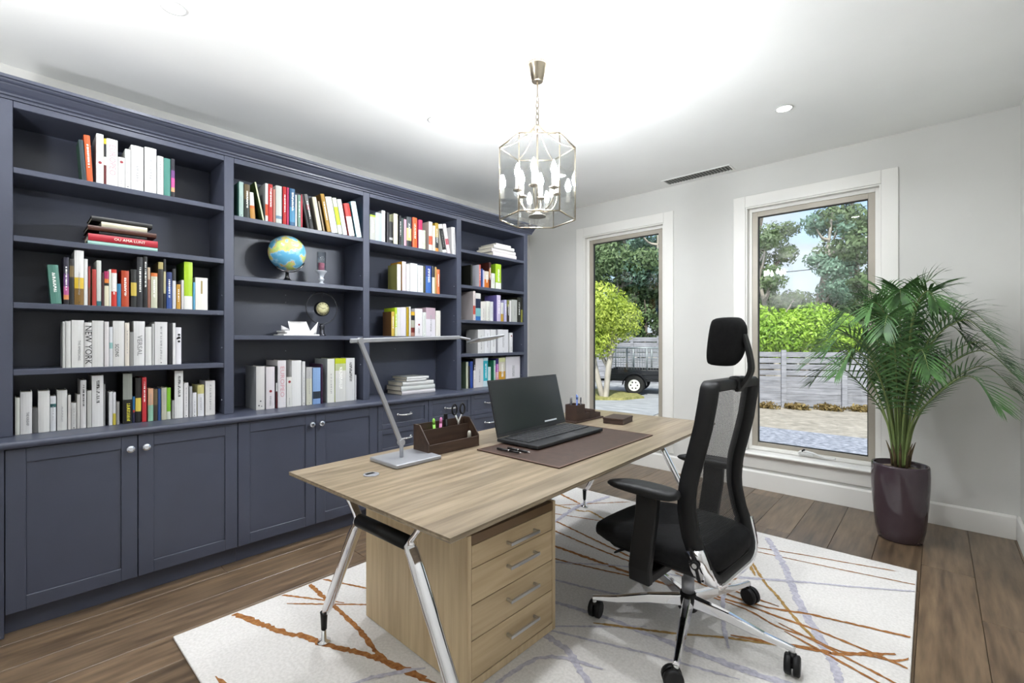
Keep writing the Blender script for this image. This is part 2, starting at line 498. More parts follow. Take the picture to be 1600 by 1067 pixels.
# lower cabinets, eight columns of fronts
crystal = glass_mat('crystal_knob', (.9, .93, .95), 0.05, 1.9, 2.2)
COLS = [(-.019 + .4355 * k, -.019 + .4355 * (k + 1)) for k in range(8)]
ZD0, ZD1 = 0.095, 0.783

def shaker(ya, yb, za, zb, xf, t=.02, st=.055, rec=.007):
    m_ = MB()
    a, b, c, d = ya + st, yb - st, za + st, zb - st
    m_.box(xf - t, ya, za, xf, a, zb); m_.box(xf - t, b, za, xf, yb, zb)
    m_.box(xf - t, a, d, xf, b, zb); m_.box(xf - t, a, za, xf, b, c)
    m_.box(xf - t, a, c, xf - rec, b, d)
    return m_
def knob(parent, y, z):
    k_ = MB().lathe([(.006, 0), (.006, .008), (.011, .010)], (0, 0, 0), 14, mat=Matrix.Rotation(R(90), 3, 'Y'))
    k_.v = [(p[0] + XD, p[1] + y, p[2] + z) for p in k_.v]
    o = k_.build('knob', chrome, parent)
    g = MB().lathe([(.008, .010), (.0165, .017), (.0185, .022), (.016, .028), (.009, .032)], (0, 0, 0), 10, smooth=False, mat=Matrix.Rotation(R(90), 3, 'Y'))
    g.v = [(p[0] + XD, p[1] + y, p[2] + z) for p in g.v]
    g.m = [1] * len(g.m)
    o2 = MB(); o2.v = k_.v + g.v; o2.f = k_.f + [tuple(i + len(k_.v) for i in f) for f in g.f]; o2.m = [0] * len(k_.f) + [1] * len(g.f); o2.sm = k_.sm + g.sm
    bpy.data.objects.remove(o)
    return o2.build('knob', [chrome, mat('crystal', 'c4c8d0', 0.06, 0.85, 0.8)], parent)
def bow_pull(parent, y, z):
    pts = [(XD, y - .055, z), (XD + .018, y - .053, z), (XD + .026, y - .03, z - .003), (XD + .028, y, z - .004), (XD + .026, y + .03, z - .003), (XD + .018, y + .053, z), (XD, y + .055, z)]
    m_ = MB().tube(smooth_path(pts, 4), [.005] * 4 + [.005] * 4 + [.0075] * 4 + [.009] * 1 + [.0075] * 7 + [.005] * 5, 10)
    m_.lathe([(.010, 0), (.010, .003), (.006, .005)], (0, 0, 0), 12, mat=Matrix.Rotation(R(90), 3, 'Y'))
    nv = len(m_.v) - 36
    m_.v[nv:] = [(p[0] + XD, p[1] + y - .055, p[2] + z) for p in m_.v[nv:]]
    m_.lathe([(.010, 0), (.010, .003), (.006, .005)], (0, 0, 0), 12, mat=Matrix.Rotation(R(90), 3, 'Y'))
    m_.v[nv + 36:] = [(p[0] + XD, p[1] + y + .055, p[2] + z) for p in m_.v[nv + 36:]]
    return m_.build('pull_handle', chrome, parent)

UL = ['navy two-door cupboard under the leftmost bay', 'navy two-door cupboard under the second bay, behind the desk lamp', 'navy bank of drawers under the third bay', 'navy bank of drawers under the rightmost bay, behind the laptop']
for u in range(4):
    ya, yb = COLS[2 * u][0], COLS[2 * u + 1][1]
    c = empty('base_cabinet', (XD - .2, (ya + yb) / 2, 0), label=UL[u], cat='cabinet', group='navy base cabinets')
    MB().box(XBK, ya + .0005, .0955, XD - .0215, yb - .0005, ZCT - .034).build('carcass', navy, c)
    MB().box(XBK, ya + .0005, .0005, XD - .045, yb - .0005, .095).build('kickboard', navy, c)
    if u == 0:
        MB().box(XL + .002, ya - .087, .0005, XD, ya - .001, ZCT - .034).build('end_panel', navy, c, bevel=.0015, seg=1)
    if u == 3:
        MB().box(XL + .002, yb + .001, .0005, XD, yb + .022, ZCT - .034).build('end_panel', navy, c, bevel=.0015, seg=1)
    for h in range(2):
        a, b_ = COLS[2 * u + h]
        a += .002; b_ -= .002
        if u < 2:
            d = shaker(a, b_, ZD0, ZD1, XD, st=.06).build('door', navy, c, bevel=.0015, seg=1)
            knob(d, (b_ - .028) if h == 0 else (a + .028), .722)
        else:
            zz = [ZD1, .612, .442, .272, ZD0]
            for q in range(4):
                d = shaker(a, b_, zz[q + 1] + (.003 if q < 3 else 0), zz[q], XD, st=.034).build('drawer', navy, c, bevel=.0015, seg=1)
                bow_pull(d, (a + b_) / 2, (zz[q] + zz[q + 1]) / 2 + .01)

# ------------------------------------------------------------------ books
page_m = noise_mat('book_pages', 'd6d0c2', 'c4bcaa', scale=40, stretch=(1, 30, 1), rough=0.9)
def paint(h): return mat('book_' + h, tuple(c_ * .72 for c_ in hexlin(h)), 0.45, 0, 0.4)
ORD = 'first second third fourth fifth sixth seventh eighth ninth tenth eleventh twelfth thirteenth fourteenth fifteenth sixteenth seventeenth eighteenth nineteenth'.split()
ORD += ['twentieth'] + ['twenty-' + o for o in ORD[:9]] + ['thirtieth'] + ['thirty-' + o for o in ORD[:9]]
def colour_name(h):
    r, g, b = [int(h[i:i + 2], 16) for i in (0, 2, 4)]
    mx, mn = max(r, g, b), min(r, g, b)
    if mx - mn < 26:
        return 'white' if mx > 195 else 'light grey' if mx > 150 else 'grey' if mx > 85 else 'black'
    if mx < 60: return 'black'
    if r >= g and r >= b:
        if g > 1.18 * b and g > .6 * r: return 'cream' if mn > 120 else 'yellow' if r > 180 else 'olive'
        if g > .42 * r and mx < 190 and g > b: return 'brown'
        if g > .4 * r and g > b: return 'orange'
        return 'pink' if b > .55 * r and mx > 150 else 'red'
    if g >= r and g >= b:
        return 'teal' if b > .8 * g else 'lime green' if r > .6 * g and mx > 150 else 'green'
    return 'purple' if r > g * 1.15 else 'pale blue' if mn > 140 else 'blue'

def print_mat(name, ink):
    """small illegible title lettering: broken ink marks"""
    if name in MATS: return MATS[name]
    m = mat(name, ink, 0.5); N, L, b = nodes(m)
    tc = N.new('ShaderNodeTexCoord'); mp = N.new('ShaderNodeMapping'); mp.inputs['Scale'].default_value = (1, 60, 320)
    nz = N.new('ShaderNodeTexNoise'); nz.inputs['Scale'].default_value = 1.0; nz.inputs['Detail'].default_value = 2
    gt = N.new('ShaderNodeMath'); gt.operation = 'GREATER_THAN'; gt.inputs[1].default_value = 0.5
    tr = N.new('ShaderNodeBsdfTransparent'); mx = N.new('ShaderNodeMixShader'); out = N['Material Output']
    L.new(tc.outputs['Object'], mp.inputs['Vector']); L.new(mp.outputs['Vector'], nz.inputs['Vector']); L.new(nz.outputs['Fac'], gt.inputs[0])
    L.new(gt.outputs[0], mx.inputs['Fac']); L.new(tr.outputs[0], mx.inputs[1]); L.new(b.outputs[0], mx.inputs[2]); L.new(mx.outputs[0], out.inputs['Surface'])
    return m
ink_dark, ink_white, ink_yellow, ink_grey = print_mat('ink_dark', '2a2a2c'), print_mat('ink_white', 'e8e8e4'), print_mat('ink_yellow', 'c8c03a'), print_mat('ink_grey', '8a8a8c')

FONT_MATS = {}
def lettering(name, body, size, mtx, m, parent, sx=1.0, space=1.0):
    cu = bpy.data.curves.new(name, 'FONT'); cu.body = body; cu.size = size; cu.align_x = 'CENTER'; cu.align_y = 'CENTER'
    cu.extrude = .0002; cu.resolution_u = 2; cu.space_character = space
    cu.materials.append(m)
    tmp = bpy.data.objects.new(name, cu)
    me = bpy.data.meshes.new_from_object(tmp)
    bpy.data.objects.remove(tmp); bpy.data.curves.remove(cu)
    me.name = name
    if not me.materials: me.materials.append(m)
    me.transform(mtx @ Matrix.Diagonal((sx, 1, 1, 1)))
    o = bpy.data.objects.new(name, me); COL.objects.link(o); o.parent = parent
    return o
DOWN = Matrix(((0, 0, 1, 0), (0, 1, 0, 0), (-1, 0, 0, 0), (0, 0, 0, 1)))     # reads top to bottom on a face that looks towards +x
FLAT = Matrix(((0, 0, 1, 0), (1, 0, 0, 0), (0, 1, 0, 0), (0, 0, 0, 1)))      # upright on a face that looks towards +x

def make_book(t, h, depth, spine, cover, loc, lean=0, title='', lying=False):
    bands = []
    for i, s_ in enumerate(spine.split(',')):
        if ':' in s_:
            f_, c_ = s_.split(':'); bands.append((float(f_), c_))
        else: bands.append((0.0, s_))
    cov = cover or bands[-1][1]
    cols = [cov] + [c_ for _, c_ in bands]
    mats_ = [paint(c_) for c_ in cols]
    c = min(.003, t * .16); bu = min(.004, t * .14)
    outer = [(-depth, 0), (-bu, 0), (-bu * .3, t * .25), (0, t * .5), (-bu * .3, t * .75), (-bu, t), (-depth, t)]
    inner = [(-depth, t - c), (-bu - c, t - c), (-bu - c, c), (-depth, c)]
    poly = outer + inner; n = len(poly)
    lv = [f_ * h for f_, _ in bands] + [h]
    m_ = MB(); verts = []
    for z in lv: verts += [(x, y, z) for x, y in poly]
    faces, fm = [], []
    for j in range(len(lv) - 1):
        for k in range(n):
            faces.append((j*n + k, j*n + (k+1) % n, (j+1)*n + (k+1) % n, (j+1)*n + k))
            fm.append(j + 1 if 1 <= k <= 4 else 0)
    for j, fl_ in ((0, True), (len(lv) - 1, False)):
        for q in ((0, 1, 9, 10), (1, 2, 3, 8, 9), (3, 4, 5, 8), (5, 6, 7, 8)):
            q = [(j*n + i) for i in q]
            faces.append(tuple(reversed(q)) if fl_ else tuple(q)); fm.append(0)
    m_.add(verts, faces); m_.m = fm
    o = m_.build('book', mats_, None, local=True)
    o.location = loc
    o.rotation_euler = (R(-lean), 0, 0) if not lying else (R(90), 0, 0)
    pg = MB().box(-depth + .004, c, .004, -bu - c, t - c, h - .004).build('pages', page_m, o, local=True)
    def strip(name, y0, y1, z0, z1, m2, raise_=.0004):
        MB().box(-bu * .25, y0, z0, raise_, y1, z1).build(name, m2, o, local=True)
    big = t > .017
    if title == 'dot':
        rr = min(t * .26, .008); zz = h * (.42 if h > .2 else .84)
        MB().lathe([(rr, -.0005), (rr, .0006)], (0, t / 2, zz), 14, mat=Matrix.Rotation(R(90), 3, 'Y')).build('emblem', mat('red_dot', '7a1e24', .5), o, local=True)
        strip('title_print', t * .38, t * .58, h * .08, h * .30, ink_grey)
    elif title == 'dots':
        for i, (fy, fz, rr) in enumerate(((.3, .10, .004), (.62, .08, .003), (.5, .2, .004))):
            MB().lathe([(rr, -.0005), (rr, .0006)], (0, t * fy, h * fz), 10, mat=Matrix.Rotation(R(90), 3, 'Y')).build('emblem', mat('black_ink', '1a1a1a', .5), o, local=True)
    elif title == 'bar':
        strip('title_print', t * .42, t * .56, h * .5, h * .9, mat('brown_ink', '8a7a4a', .5))
    elif title == 'blot':
        for fy, fz, rr in ((.55, .80, .006), (.55, .72, .007), (.55, .62, .006), (.3, .70, .005)):
            MB().lathe([(rr, -.0005), (rr, .0006)], (0, t * fy, h * fz), 12, mat=Matrix.Rotation(R(90), 3, 'Y')).build('emblem', mat('black_ink', '1a1a1a', .5), o, local=True)
    elif title == 't': strip('title_print', t * .38, t * .66, h * .45, h * .9, ink_dark if colour_name(bands[-1][1]) in ('white', 'cream', 'light grey') else ink_white)
    elif title == 'w': strip('title_print', t * .36, t * .7, h * .4, h * .9, ink_white)
    elif title == 'y': strip('title_print', t * .4, t * .75, h * .05, h * .4, ink_yellow)
    elif title:
        blk = mat('black_ink', '1a1a1a', .5)
        if title == 'NEW YORK':
            lettering('spine_title', title, .034, Matrix.Translation((.0006, t * .5, h * .5)) @ DOWN, blk, o, sx=h * .92 / .19)
        elif title == 'EUROPEO':
            lettering('spine_title', title, .034, Matrix.Translation((.0006, t * .5, h * .55)) @ DOWN, mat('soft_ink', 'b9848c', .5), o, sx=h * .72 / .165)
        elif title == 'VERSAL':
            lettering('spine_title', title, .028, Matrix.Translation((.0006, t * .5, h * .45)) @ DOWN, mat('grey_ink', '6a6a6c', .5), o, sx=h * .6 / .12)
        elif title == 'SCONS':
            lettering('spine_title', title, .020, Matrix.Translation((.0006, t * .32, h * .35)) @ DOWN, blk, o, sx=1.0)
        else:
            lettering('spine_title', title, .013, Matrix.Translation((.0006, t * .6, h * .36)) @ DOWN, mat('grey_ink', '6a6a6c', .5), o, sx=h * .5 / .115)
    elif big and not lying:
        cn = colour_name(bands[-1][1])
        q = RND.random()
        if cn in ('white', 'cream', 'light grey') and q < .75:
            strip('title_print', t * .42, t * .58, h * RND.uniform(.12, .3), h * RND.uniform(.6, .9), ink_grey)
            if q < .4:
                MB().lathe([(.0025, -.0005), (.0025, .0006)], (0, t * .5, h * .05), 8, mat=Matrix.Rotation(R(90), 3, 'Y')).build('emblem', mat('black_ink', '1a1a1a', .5), o, local=True)
        elif cn not in ('white', 'cream', 'light grey') and q < .6:
            strip('title_print', t * .36, t * .64, h * .3, h * .8, ink_white)
    return o

SHELFN = {1: 'top shelf', 2: 'second shelf', 3: 'third shelf', 4: 'fourth shelf', 5: 'worktop'}
def BK(key, z, X, txt):
    bay, sh = int(key[0]), int(key[2])
    place = 'on the %s of the %s' % (SHELFN[sh] if not (bay in (2, 3) and sh == 4) else 'worktop', BAYN[bay - 1])
    for i, l in enumerate(txt.strip().splitlines()):
        y0, t, h, sp, cov, lean, ti = l.split(';')
        y0, t, h, lean = float(y0), float(t), float(h), float(lean)
        dep = min(max(h * RND.uniform(.66, .76), .11), .235)
        o = make_book(t, h, dep, sp, cov, (X - RND.uniform(0, .005), y0, z + .0006), lean, ti)
        cs = [c_.split(':')[-1] for c_ in sp.split(',')]
        cn = []
        for c_ in reversed(cs):
            q = colour_name(c_)
            if q not in cn: cn.append(q)
        nm = ' and '.join(cn[:2])
        adj = 'leaning ' if abs(lean) > 8 else ''
        lb_ = '%s%s book, %s from left %s' % (adj, nm, ORD[i], place)
        if len(lb_.split()) > 15: lb_ = '%s%s book, %s from left %s' % (adj, cn[0], ORD[i], place)
        setp(o, lb_, 'book', 'books ' + place)

BK('1-1',2.005,-2.99,'''
0.2291;0.0158;0.19;23363d,.7:23363d;3a5a4a;-4;
0.2455;0.0222;0.22;c8561e;a33a1c;-3;
0.2794;0.0262;0.241;e4e4e2;;0;dot
0.3066;0.0095;0.225;5a1418,.42:d8d6d0,.6:101014,.88:c9b52c;;0;
0.3168;0.0414;0.229;e6e5e3;;0;EUROPEO
0.36;0.0257;0.15;e0dfdd;;0;dot
0.3875;0.0206;0.199;dcdcda;;0;
0.41;0.0497;0.226;dededc;;0;
0.4645;0.0485;0.233;dadad8;;0;
0.5165;0.0265;0.202;d6d6d4;;0;
0.5453;0.0286;0.199;3f8074;2c5a52;0;
0.5759;0.0156;0.203;15131a,.14:e2a070,.25:c2478e,.5:6a3a78,.7:1b1a28;;0;
''')
BK('1-3',1.41,-2.99,'''
0.1242;0.0352;0.179;4d7f72;3c6a60;-4;
0.1653;0.0177;0.22;17131c,.1:d88a50,.2:b0508a,.38:5b2f6c,.65:1e1c30;;0;
0.1851;0.0153;0.214;1c1a18,.6:6e5a34,.85:1c1a18;;0;
0.2019;0.0325;0.258;7a5a1e,.3:d6b42a,.5:e2e1df;;0;
0.2356;0.0127;0.221;dcdcda;;0;
0.2496;0.008;0.187;6a3a20,.45:8e2c24;;0;
0.2642;0.015;0.175;a8342c;b59a72;0;
0.2807;0.0164;0.22;2f6a74,.1:c8ccc6;;0;
0.2984;0.0083;0.162;3c1a1c;;0;
0.3085;0.0165;0.17;d8d2b8,.58:20201c,.66:d87a28,.78:a8245a;;0;
0.326;0.0073;0.181;d8dcd0;;0;
0.3346;0.0204;0.183;c02a1c,.4:e2deda,.9:c02a1c;b02418;0;
0.3566;0.0145;0.113;2c78a0;;0;
0.3727;0.0291;0.181;b0401c;a8281c;0;
0.4095;0.0227;0.191;1a1c1c,.3:c9b04a,.65:1a1c1c;222420;0;
0.4343;0.0241;0.257;24252a;;0;
0.4595;0.0156;0.262;141416,.55:141416;;0;w
0.4767;0.0104;0.208;8a5a4a,.7:c0a890;;0;
0.4904;0.0269;0.182;c4c4ac,.9:d07030;;0;
0.5219;0.0206;0.242;2a2622,.85:a89a60;6a6040;0;
0.5436;0.0095;0.26;1a1a1a,.3:b8b08a,.75:1a1a1a;;0;
0.556;0.0235;0.193;2a4a8c,.6:22356a;;0;
0.5815;0.0143;0.213;d0d0d4,.7:1c1c22;;0;
0.5992;0.0181;0.132;c09030;;0;
0.6219;0.0103;0.157;d8d4d4;;0;
0.6343;0.0385;0.258;e6e6e2,.28:a8cc28;5a8a20;0;
0.6748;0.0086;0.15;5aa0c0;;0;
0.6855;0.0574;0.178;e8e6de;ccd4d4;0;bar
''')
BK('1-4',1.113,-2.99,'''
0.1621;0.0084;0.216;c2c2c0;;0;
0.1722;0.0174;0.219;cfcfcd;;0;
0.1923;0.0432;0.224;dcdcda;;0;THE AMERICANS
0.2365;0.0261;0.214;dad9d8;;0;NEW YORK
0.2642;0.0421;0.224;d6d6d4;;0;
0.3088;0.0165;0.22;d8d4d4;;0;
0.3268;0.0126;0.195;d0d2d6,.45:8ab4b0,.6:d0d2d6;;0;
0.3411;0.0433;0.225;d8d7d5;;0;SCONS
0.3863;0.0173;0.217;dcd4c8;;0;
0.405;0.0145;0.171;8a8a88;;0;
0.4211;0.0446;0.226;dedede;;0;VERSAL
0.4676;0.0251;0.198;d8d8d6;;0;
0.4944;0.01;0.214;b0b0ae;;0;
0.5066;0.0529;0.225;dcdcdc;;0;
0.564;0.0169;0.22;26262a;;0;
0.5829;0.0123;0.221;e0e0e0;;0;
0.5969;0.0244;0.198;e6e4ea;;0;blot
''')
BK('1-5',0.82,-3.01,'''
0.0115;0.0142;0.166;d2d4cc;;0;
0.0273;0.0368;0.189;d4d4d4;;0;THE KINSHIP
0.0655;0.016;0.115;5c5c5c;;0;
0.0831;0.0371;0.189;d6d6d4;;0;
0.1221;0.0188;0.163;d4d6da,.68:2a5a5c,.78:d4d6da;;0;
0.1448;0.034;0.187;cececc;;0;
0.1813;0.0094;0.163;d0ccc8;;0;
0.1925;0.0182;0.124;c8c8c6;;0;
0.2121;0.0108;0.163;c4c2be;;0;
0.2246;0.0202;0.23;d2d0d0;;0;t
0.2479;0.0154;0.179;b8b8b4;;0;
0.265;0.0419;0.25;dcdcdc;b4b4b0;0;t
0.308;0.0056;0.204;8c8c8c;;0;
0.3278;0.0126;0.165;d4d4d6;;0;
0.3424;0.0113;0.163;c0b040,.35:d2d2d6;;0;
0.3556;0.0117;0.114;8c8a86;;0;
0.3812;0.0365;0.253;1a1a18,.48:8c9088;2a2e24;0;y
0.4196;0.0078;0.134;2a2440,.4:c03a34,.5:2a6a9a;;0;
0.4305;0.0226;0.228;1c1c1c,.25:d8c050,.55:201e1c;1a1a1a;0;
0.4576;0.018;0.229;c03038;;0;t
0.482;0.0212;0.169;8ab8a0,.5:d8a888;;0;
0.5052;0.0156;0.165;3a342c,.5:6a5a40;;0;
0.5227;0.0116;0.166;2a4a80;;0;
0.5379;0.022;0.17;b8b8a4;;0;
0.5611;0.017;0.168;c8ccc0,.25:7ab828;;0;
0.5834;0.0101;0.099;9a9a98;;0;
0.5958;0.0383;0.256;e6e6e4;2a2018;0;t
0.6376;0.0204;0.189;e4e2e2;;0;
0.6619;0.0124;0.168;a8a8aa;;0;
0.6764;0.0191;0.132;e2e2e4;;0;
0.6997;0.0307;0.173;e0e0e4,.72:c8c080;;0;
0.7377;0.0471;0.193;e0dedc;c4c0cc;0;
''')
BK('2-1',1.965,-2.99,'''
0.9018;0.0231;0.205;a0b8b0;4d7f72;0;
0.9289;0.0293;0.197;1c2420,.55:5a4a2a;141614;0;
0.9622;0.0274;0.156;b8863c,.4:c86a2c,.5:d8d8d4;;-4;
1.0293;0.0088;0.225;d0d4b0;2c3c14;-12;
1.0438;0.0154;0.23;d8d6d2,.15:c84a1c,.45:dcdad6;9a9c9a;0;
1.0612;0.0241;0.23;b82824;;0;w
1.0889;0.0132;0.205;b87a6a;;0;
1.1052;0.0341;0.232;c8ccc4,.12:6a8aa0,.2:c8ccc4;;0;
1.1476;0.0205;0.235;b82020;;0;
1.1695;0.011;0.235;b82a5a;;0;
1.1874;0.0325;0.234;2c5a80,.1:4a8ab0,.5:2c5a80;;0;w
1.222;0.009;0.201;dcdce0;;0;
1.238;0.0171;0.205;7a9a8c;;0;
1.2569;0.0091;0.211;b83a4a;;0;
1.2965;0.016;0.216;1e1f20;;-11;
1.318;0.022;0.222;2a2a2a,.55:7a3a44,.7:6a6a6a;;-11;
1.3703;0.0269;0.216;d4ceb8;8a8478;-11;
1.4022;0.0107;0.195;9a8a70;1a1a18;-11;
1.4302;0.0251;0.249;a8802c;6a4a1c;-11;
1.4621;0.0436;0.239;dcdcd6;b0a8a8;-11;
1.5099;0.0279;0.241;dce0d4,.25:b8d820,.75:dce4c8;;-11;
1.544;0.0303;0.24;dcdce0;;-11;
1.5886;0.04;0.222;e0dcd4,.6:c8342c;b02820;-11;
1.6437;0.0386;0.247;d4e4e8;4aa0b8;-11;
''')
BK('2-4',0.82,-3.01,'''
1.0004;0.0472;0.263;d4d2d0;a8aaac;0;dots
1.0562;0.049;0.258;dcd6da;;0;dot
1.1108;0.0096;0.262;4a1018,.4:c8c8c8,.6:101014;;0;
1.1243;0.0489;0.295;e0dce0;;0;EUROPEO
1.1773;0.0308;0.189;dcdcd8;;0;dot
1.2103;0.0584;0.292;e2e2e2;;0;
1.273;0.0195;0.284;d6d6d6;;0;
1.3002;0.0374;0.245;c8c8b8,.7:b8b8b8;;0;
1.3433;0.0508;0.24;7a9ac8,.15:2a3440,.35:88a8d4;;0;
1.3981;0.0098;0.263;3a1a3a;;0;
1.4415;0.0496;0.296;e4e4dc;b8c0c4;0;
1.4954;0.0772;0.297;dcdcd8,.55:e2e0dc,.72:c0c898,.88:b8c414;;0;
1.5745;0.0645;0.297;e2e2e2;;0;t
1.6411;0.0082;0.177;d8d8dc;;0;
''')
BK('3-1',1.965,-2.99,'''
1.7457;0.0451;0.181;b8b8b0,.93:a8c42c;;0;
1.7929;0.0493;0.206;b8ccd4;;0;
1.8439;0.0283;0.232;dcdcdc;;0;
1.8862;0.0195;0.225;2a2a30;;0;
1.9074;0.0313;0.216;17171a,.12:b0b0b0,.2:17171a,.75:6a6a4a;;0;
1.9438;0.0368;0.229;d8d4b8;;0;
1.9931;0.0187;0.223;1a1a1e;;0;
2.0124;0.0223;0.207;3a4a48;;0;
2.0371;0.0203;0.204;d8a0b0;;0;
2.0585;0.044;0.228;1e2026,.2:d0c080,.62:4a5054;;0;
2.1138;0.0414;0.234;d8602c;a82a2a;0;
2.1704;0.0375;0.227;d8d4d0,.65:c02a5a;;0;
2.211;0.0256;0.15;c8d4b8;;0;
2.2712;0.0352;0.231;d0c8c8,.2:c84a1c,.5:dcd4d0;b8a8a0;0;
2.3089;0.024;0.205;d4d0c0;;0;
2.3354;0.0322;0.232;d88a3a,.12:22242a,.5:b09030;;0;
2.4148;0.04;0.231;e0e0dc,.1:181818,.85:e0e0dc;;-12;
2.4635;0.0324;0.242;e4d0d4,.3:b84a5a,.5:e4dcdc;;-12;
2.514;0.0395;0.228;d4d2d2;;-3;
''')
BK('3-2',1.62,-2.99,'''
1.9728;0.0333;0.197;e4e0d8;8c8a4c;0;
2.0181;0.034;0.223;e2d4d8;c08a1c;0;
2.0585;0.0322;0.207;dcdad8;;0;
2.0937;0.0646;0.22;e0e0e0;;0;
2.1625;0.0516;0.211;dce2e2;;0;
2.2203;0.0169;0.212;3a3a1c;;0;
2.2396;0.0552;0.217;3a68b0,.6:28408c;;0;w
2.3012;0.0272;0.217;d0d0c0,.6:22222a;;0;
2.3315;0.0177;0.218;b08a4a;;0;
2.3518;0.0304;0.201;d06a3c;;0;
''')
BK('3-3',1.273,-2.99,'''
1.9228;0.0265;0.183;d0b048;6a4a2a;0;
1.9538;0.0184;0.214;dce0c0,.3:b8d820;;0;
1.9739;0.0294;0.217;dcdcdc;;0;
2.0056;0.0489;0.22;e0dce4;;0;
2.0585;0.0204;0.223;b09414;;0;
2.0813;0.0135;0.229;e2e2e2;;0;
2.0996;0.034;0.191;a87a6a,.15:6a1a14,.35:a8a898,.65:1c1c22,.85:c8a01c;;0;
2.1366;0.0707;0.217;e2dee2;;0;dot
2.2098;0.0318;0.191;dadeda;;0;
2.244;0.0921;0.23;d8d4dc,.6:b8a0ac;;0;
2.3407;0.0468;0.21;dcd8d0;;0;
''')
BK('4-2',1.718,-2.99,'''
2.725;0.0176;0.185;26281f;14150f;0;
2.8241;0.0206;0.198;c8685c;c4c4cc;0;
2.8484;0.0184;0.164;2a4a88;;0;
2.869;0.0169;0.154;c8c4dc;;0;
2.8882;0.0543;0.147;c86a14,.5:d4c8b8;;0;
2.9447;0.0256;0.233;4a1c10,.4:a86a2c,.75:3a140c;;0;
2.9743;0.0476;0.138;dcdcd4;;0;
3.0309;0.0735;0.23;e6e8e0,.25:a8cc2c;7aa01c;0;
''')
BK('4-3',1.418,-2.99,'''
2.7508;0.0262;0.256;e0d0d0,.2:c83a20,.5:e0d4d0;b0a8a8;0;
2.7799;0.0609;0.241;2a6ab0,.15:7ab4b8,.45:14203c,.8:e0dcd8;;0;
2.8437;0.0631;0.17;dedad4;;0;
2.9098;0.0474;0.178;dcdcd4;;0;
2.9644;0.0383;0.177;d8dadc;;0;
3.0478;0.0506;0.242;c8bcd8;6a60a0;0;
3.105;0.035;0.176;c09a30,.4:dcdcd8;;0;
3.1502;0.0293;0.205;b8b4d8;;0;
3.1863;0.0297;0.203;2a2020,.7:7a7a3a;;0;
3.222;0.0255;0.201;e0dcdc;;0;
3.2509;0.0756;0.213;b8bab4;;0;
3.3298;0.0482;0.239;22231a;;0;
3.3862;0.026;0.246;8a8a3a,.5:1e1e18;;0;
''')
BK('4-4',1.125,-2.99,'''
2.807;0.0782;0.212;d8d8d8;a0a0a0;0;
2.8914;0.0716;0.214;e2e2e6;;0;
2.9693;0.0677;0.215;e2e2e4;;0;
3.041;0.0163;0.215;8a8a90;;0;
3.0613;0.1395;0.217;dcdce0;;0;
3.222;0.041;0.188;e4e4e6;;0;dot
''')
BK('4-5',0.82,-3.01,'''
2.6861;0.0256;0.232;c4c8b0;4a5a48;0;
2.7161;0.0145;0.195;1a1c1c;;0;
2.7357;0.0329;0.234;2c4a98;;0;
2.7723;0.0256;0.255;d8d4d4,.6:1c1c24;;0;
2.8016;0.0916;0.261;e0dedf;;0;
2.8962;0.0577;0.262;cce4ea,.2:2ab0c0,.9:cce4ea;;0;
2.9546;0.0365;0.176;cce0e0;;0;
3.0259;0.023;0.235;a0c8b8;2a8060;0;
3.0554;0.0378;0.25;1a1418,.2:e0a0b0,.5:b040b0,.8:301a6a;;0;
3.0964;0.0893;0.256;d09a20,.5:d8d0c0,.85:d4d8a0;;0;
3.1952;0.2016;0.265;e2dee4;;0;
''')

def STACK(z, X, place, group, rows):
    for i, (y0, y1, t, sp, cov, ti, lab) in enumerate(rows):
        ln = y1 - y0
        dx = RND.uniform(-.006, .004)
        o = make_book(t, ln, .21 if ln > .2 else .17, sp, cov, (X + dx, y1, z + .0006), 0, '', lying=True)
        setp(o, lab + ' ' + place, 'book', group)
        if ti:
            # lettering on the spine (local z runs along the book)
            m_ = mat('pale_ink', 'e6dccf', .5)
            cu = lettering('spine_title', ti, t * .55, Matrix.Translation((.0006, t * .5, ln * .42)) @ Matrix(((0, 0, 1, 0), (0, 1, 0, 0), (-1, 0, 0, 0), (0, 0, 0, 1))), m_, o, sx=1.0)
        z += t + .0006
STACK(1.705, -2.995, 'in the flat pile on the leftmost bay', 'flat pile of cookbooks', [
    (.249, .519, .019, 'a8d0c6', '8ab4aa', '', 'mint green book, lowest'),
    (.250, .519, .033, 'b02434', '7a1c26', 'OU AMA LUNT', 'red book with pale lettering, second from bottom'),
    (.290, .475, .016, '17191a', '101212', '', 'thin black book, third from bottom'),
    (.249, .513, .022, '4a2416', '2a140c', '', 'brown book, third from top'),
    (.298, .476, .024, 'd4ccb4', '9a9478', '', 'cream book, second from top'),
    (.262, .497, .022, '1e1d1a', '14140f', '', 'black book, topmost')])
STACK(.82, -3.005, 'in the pile on the worktop of the third bay', 'white pile on the worktop', [
    (2.026, 2.345, .031, 'dcd8dc', '7c7a78', '', 'white book with grey sides, lowest'),
    (2.018, 2.340, .036, 'dcdfdc', '706c6a', '', 'thick white book, second from bottom'),
    (2.030, 2.325, .032, 'e2e2e0', '8a8c8a', '', 'white book, middle one'),
    (2.062, 2.250, .016, 'dcdcdc', '8a8a88', '', 'small white book, second from top'),
    (2.072, 2.280, .018, 'e6e6e6', '9a9c98', '', 'white book, topmost')])
STACK(2.022, -2.995, 'in the flat pile on the top right shelf', 'flat pile on the top right shelf', [
    (3.000, 3.322, .036, 'e6dee0', 'b8b0b0', '', 'pinkish white book, lowest'),
    (2.985, 3.312, .034, 'e2dcdc', 'b0aaa8', '', 'white book, second from bottom'),
    (3.003, 3.285, .030, 'dedcda', 'b4b4b0', '', 'white book, second from top'),
    (3.042, 3.245, .020, 'e6e6e4', 'b8b8b6', '', 'short white book, topmost')])

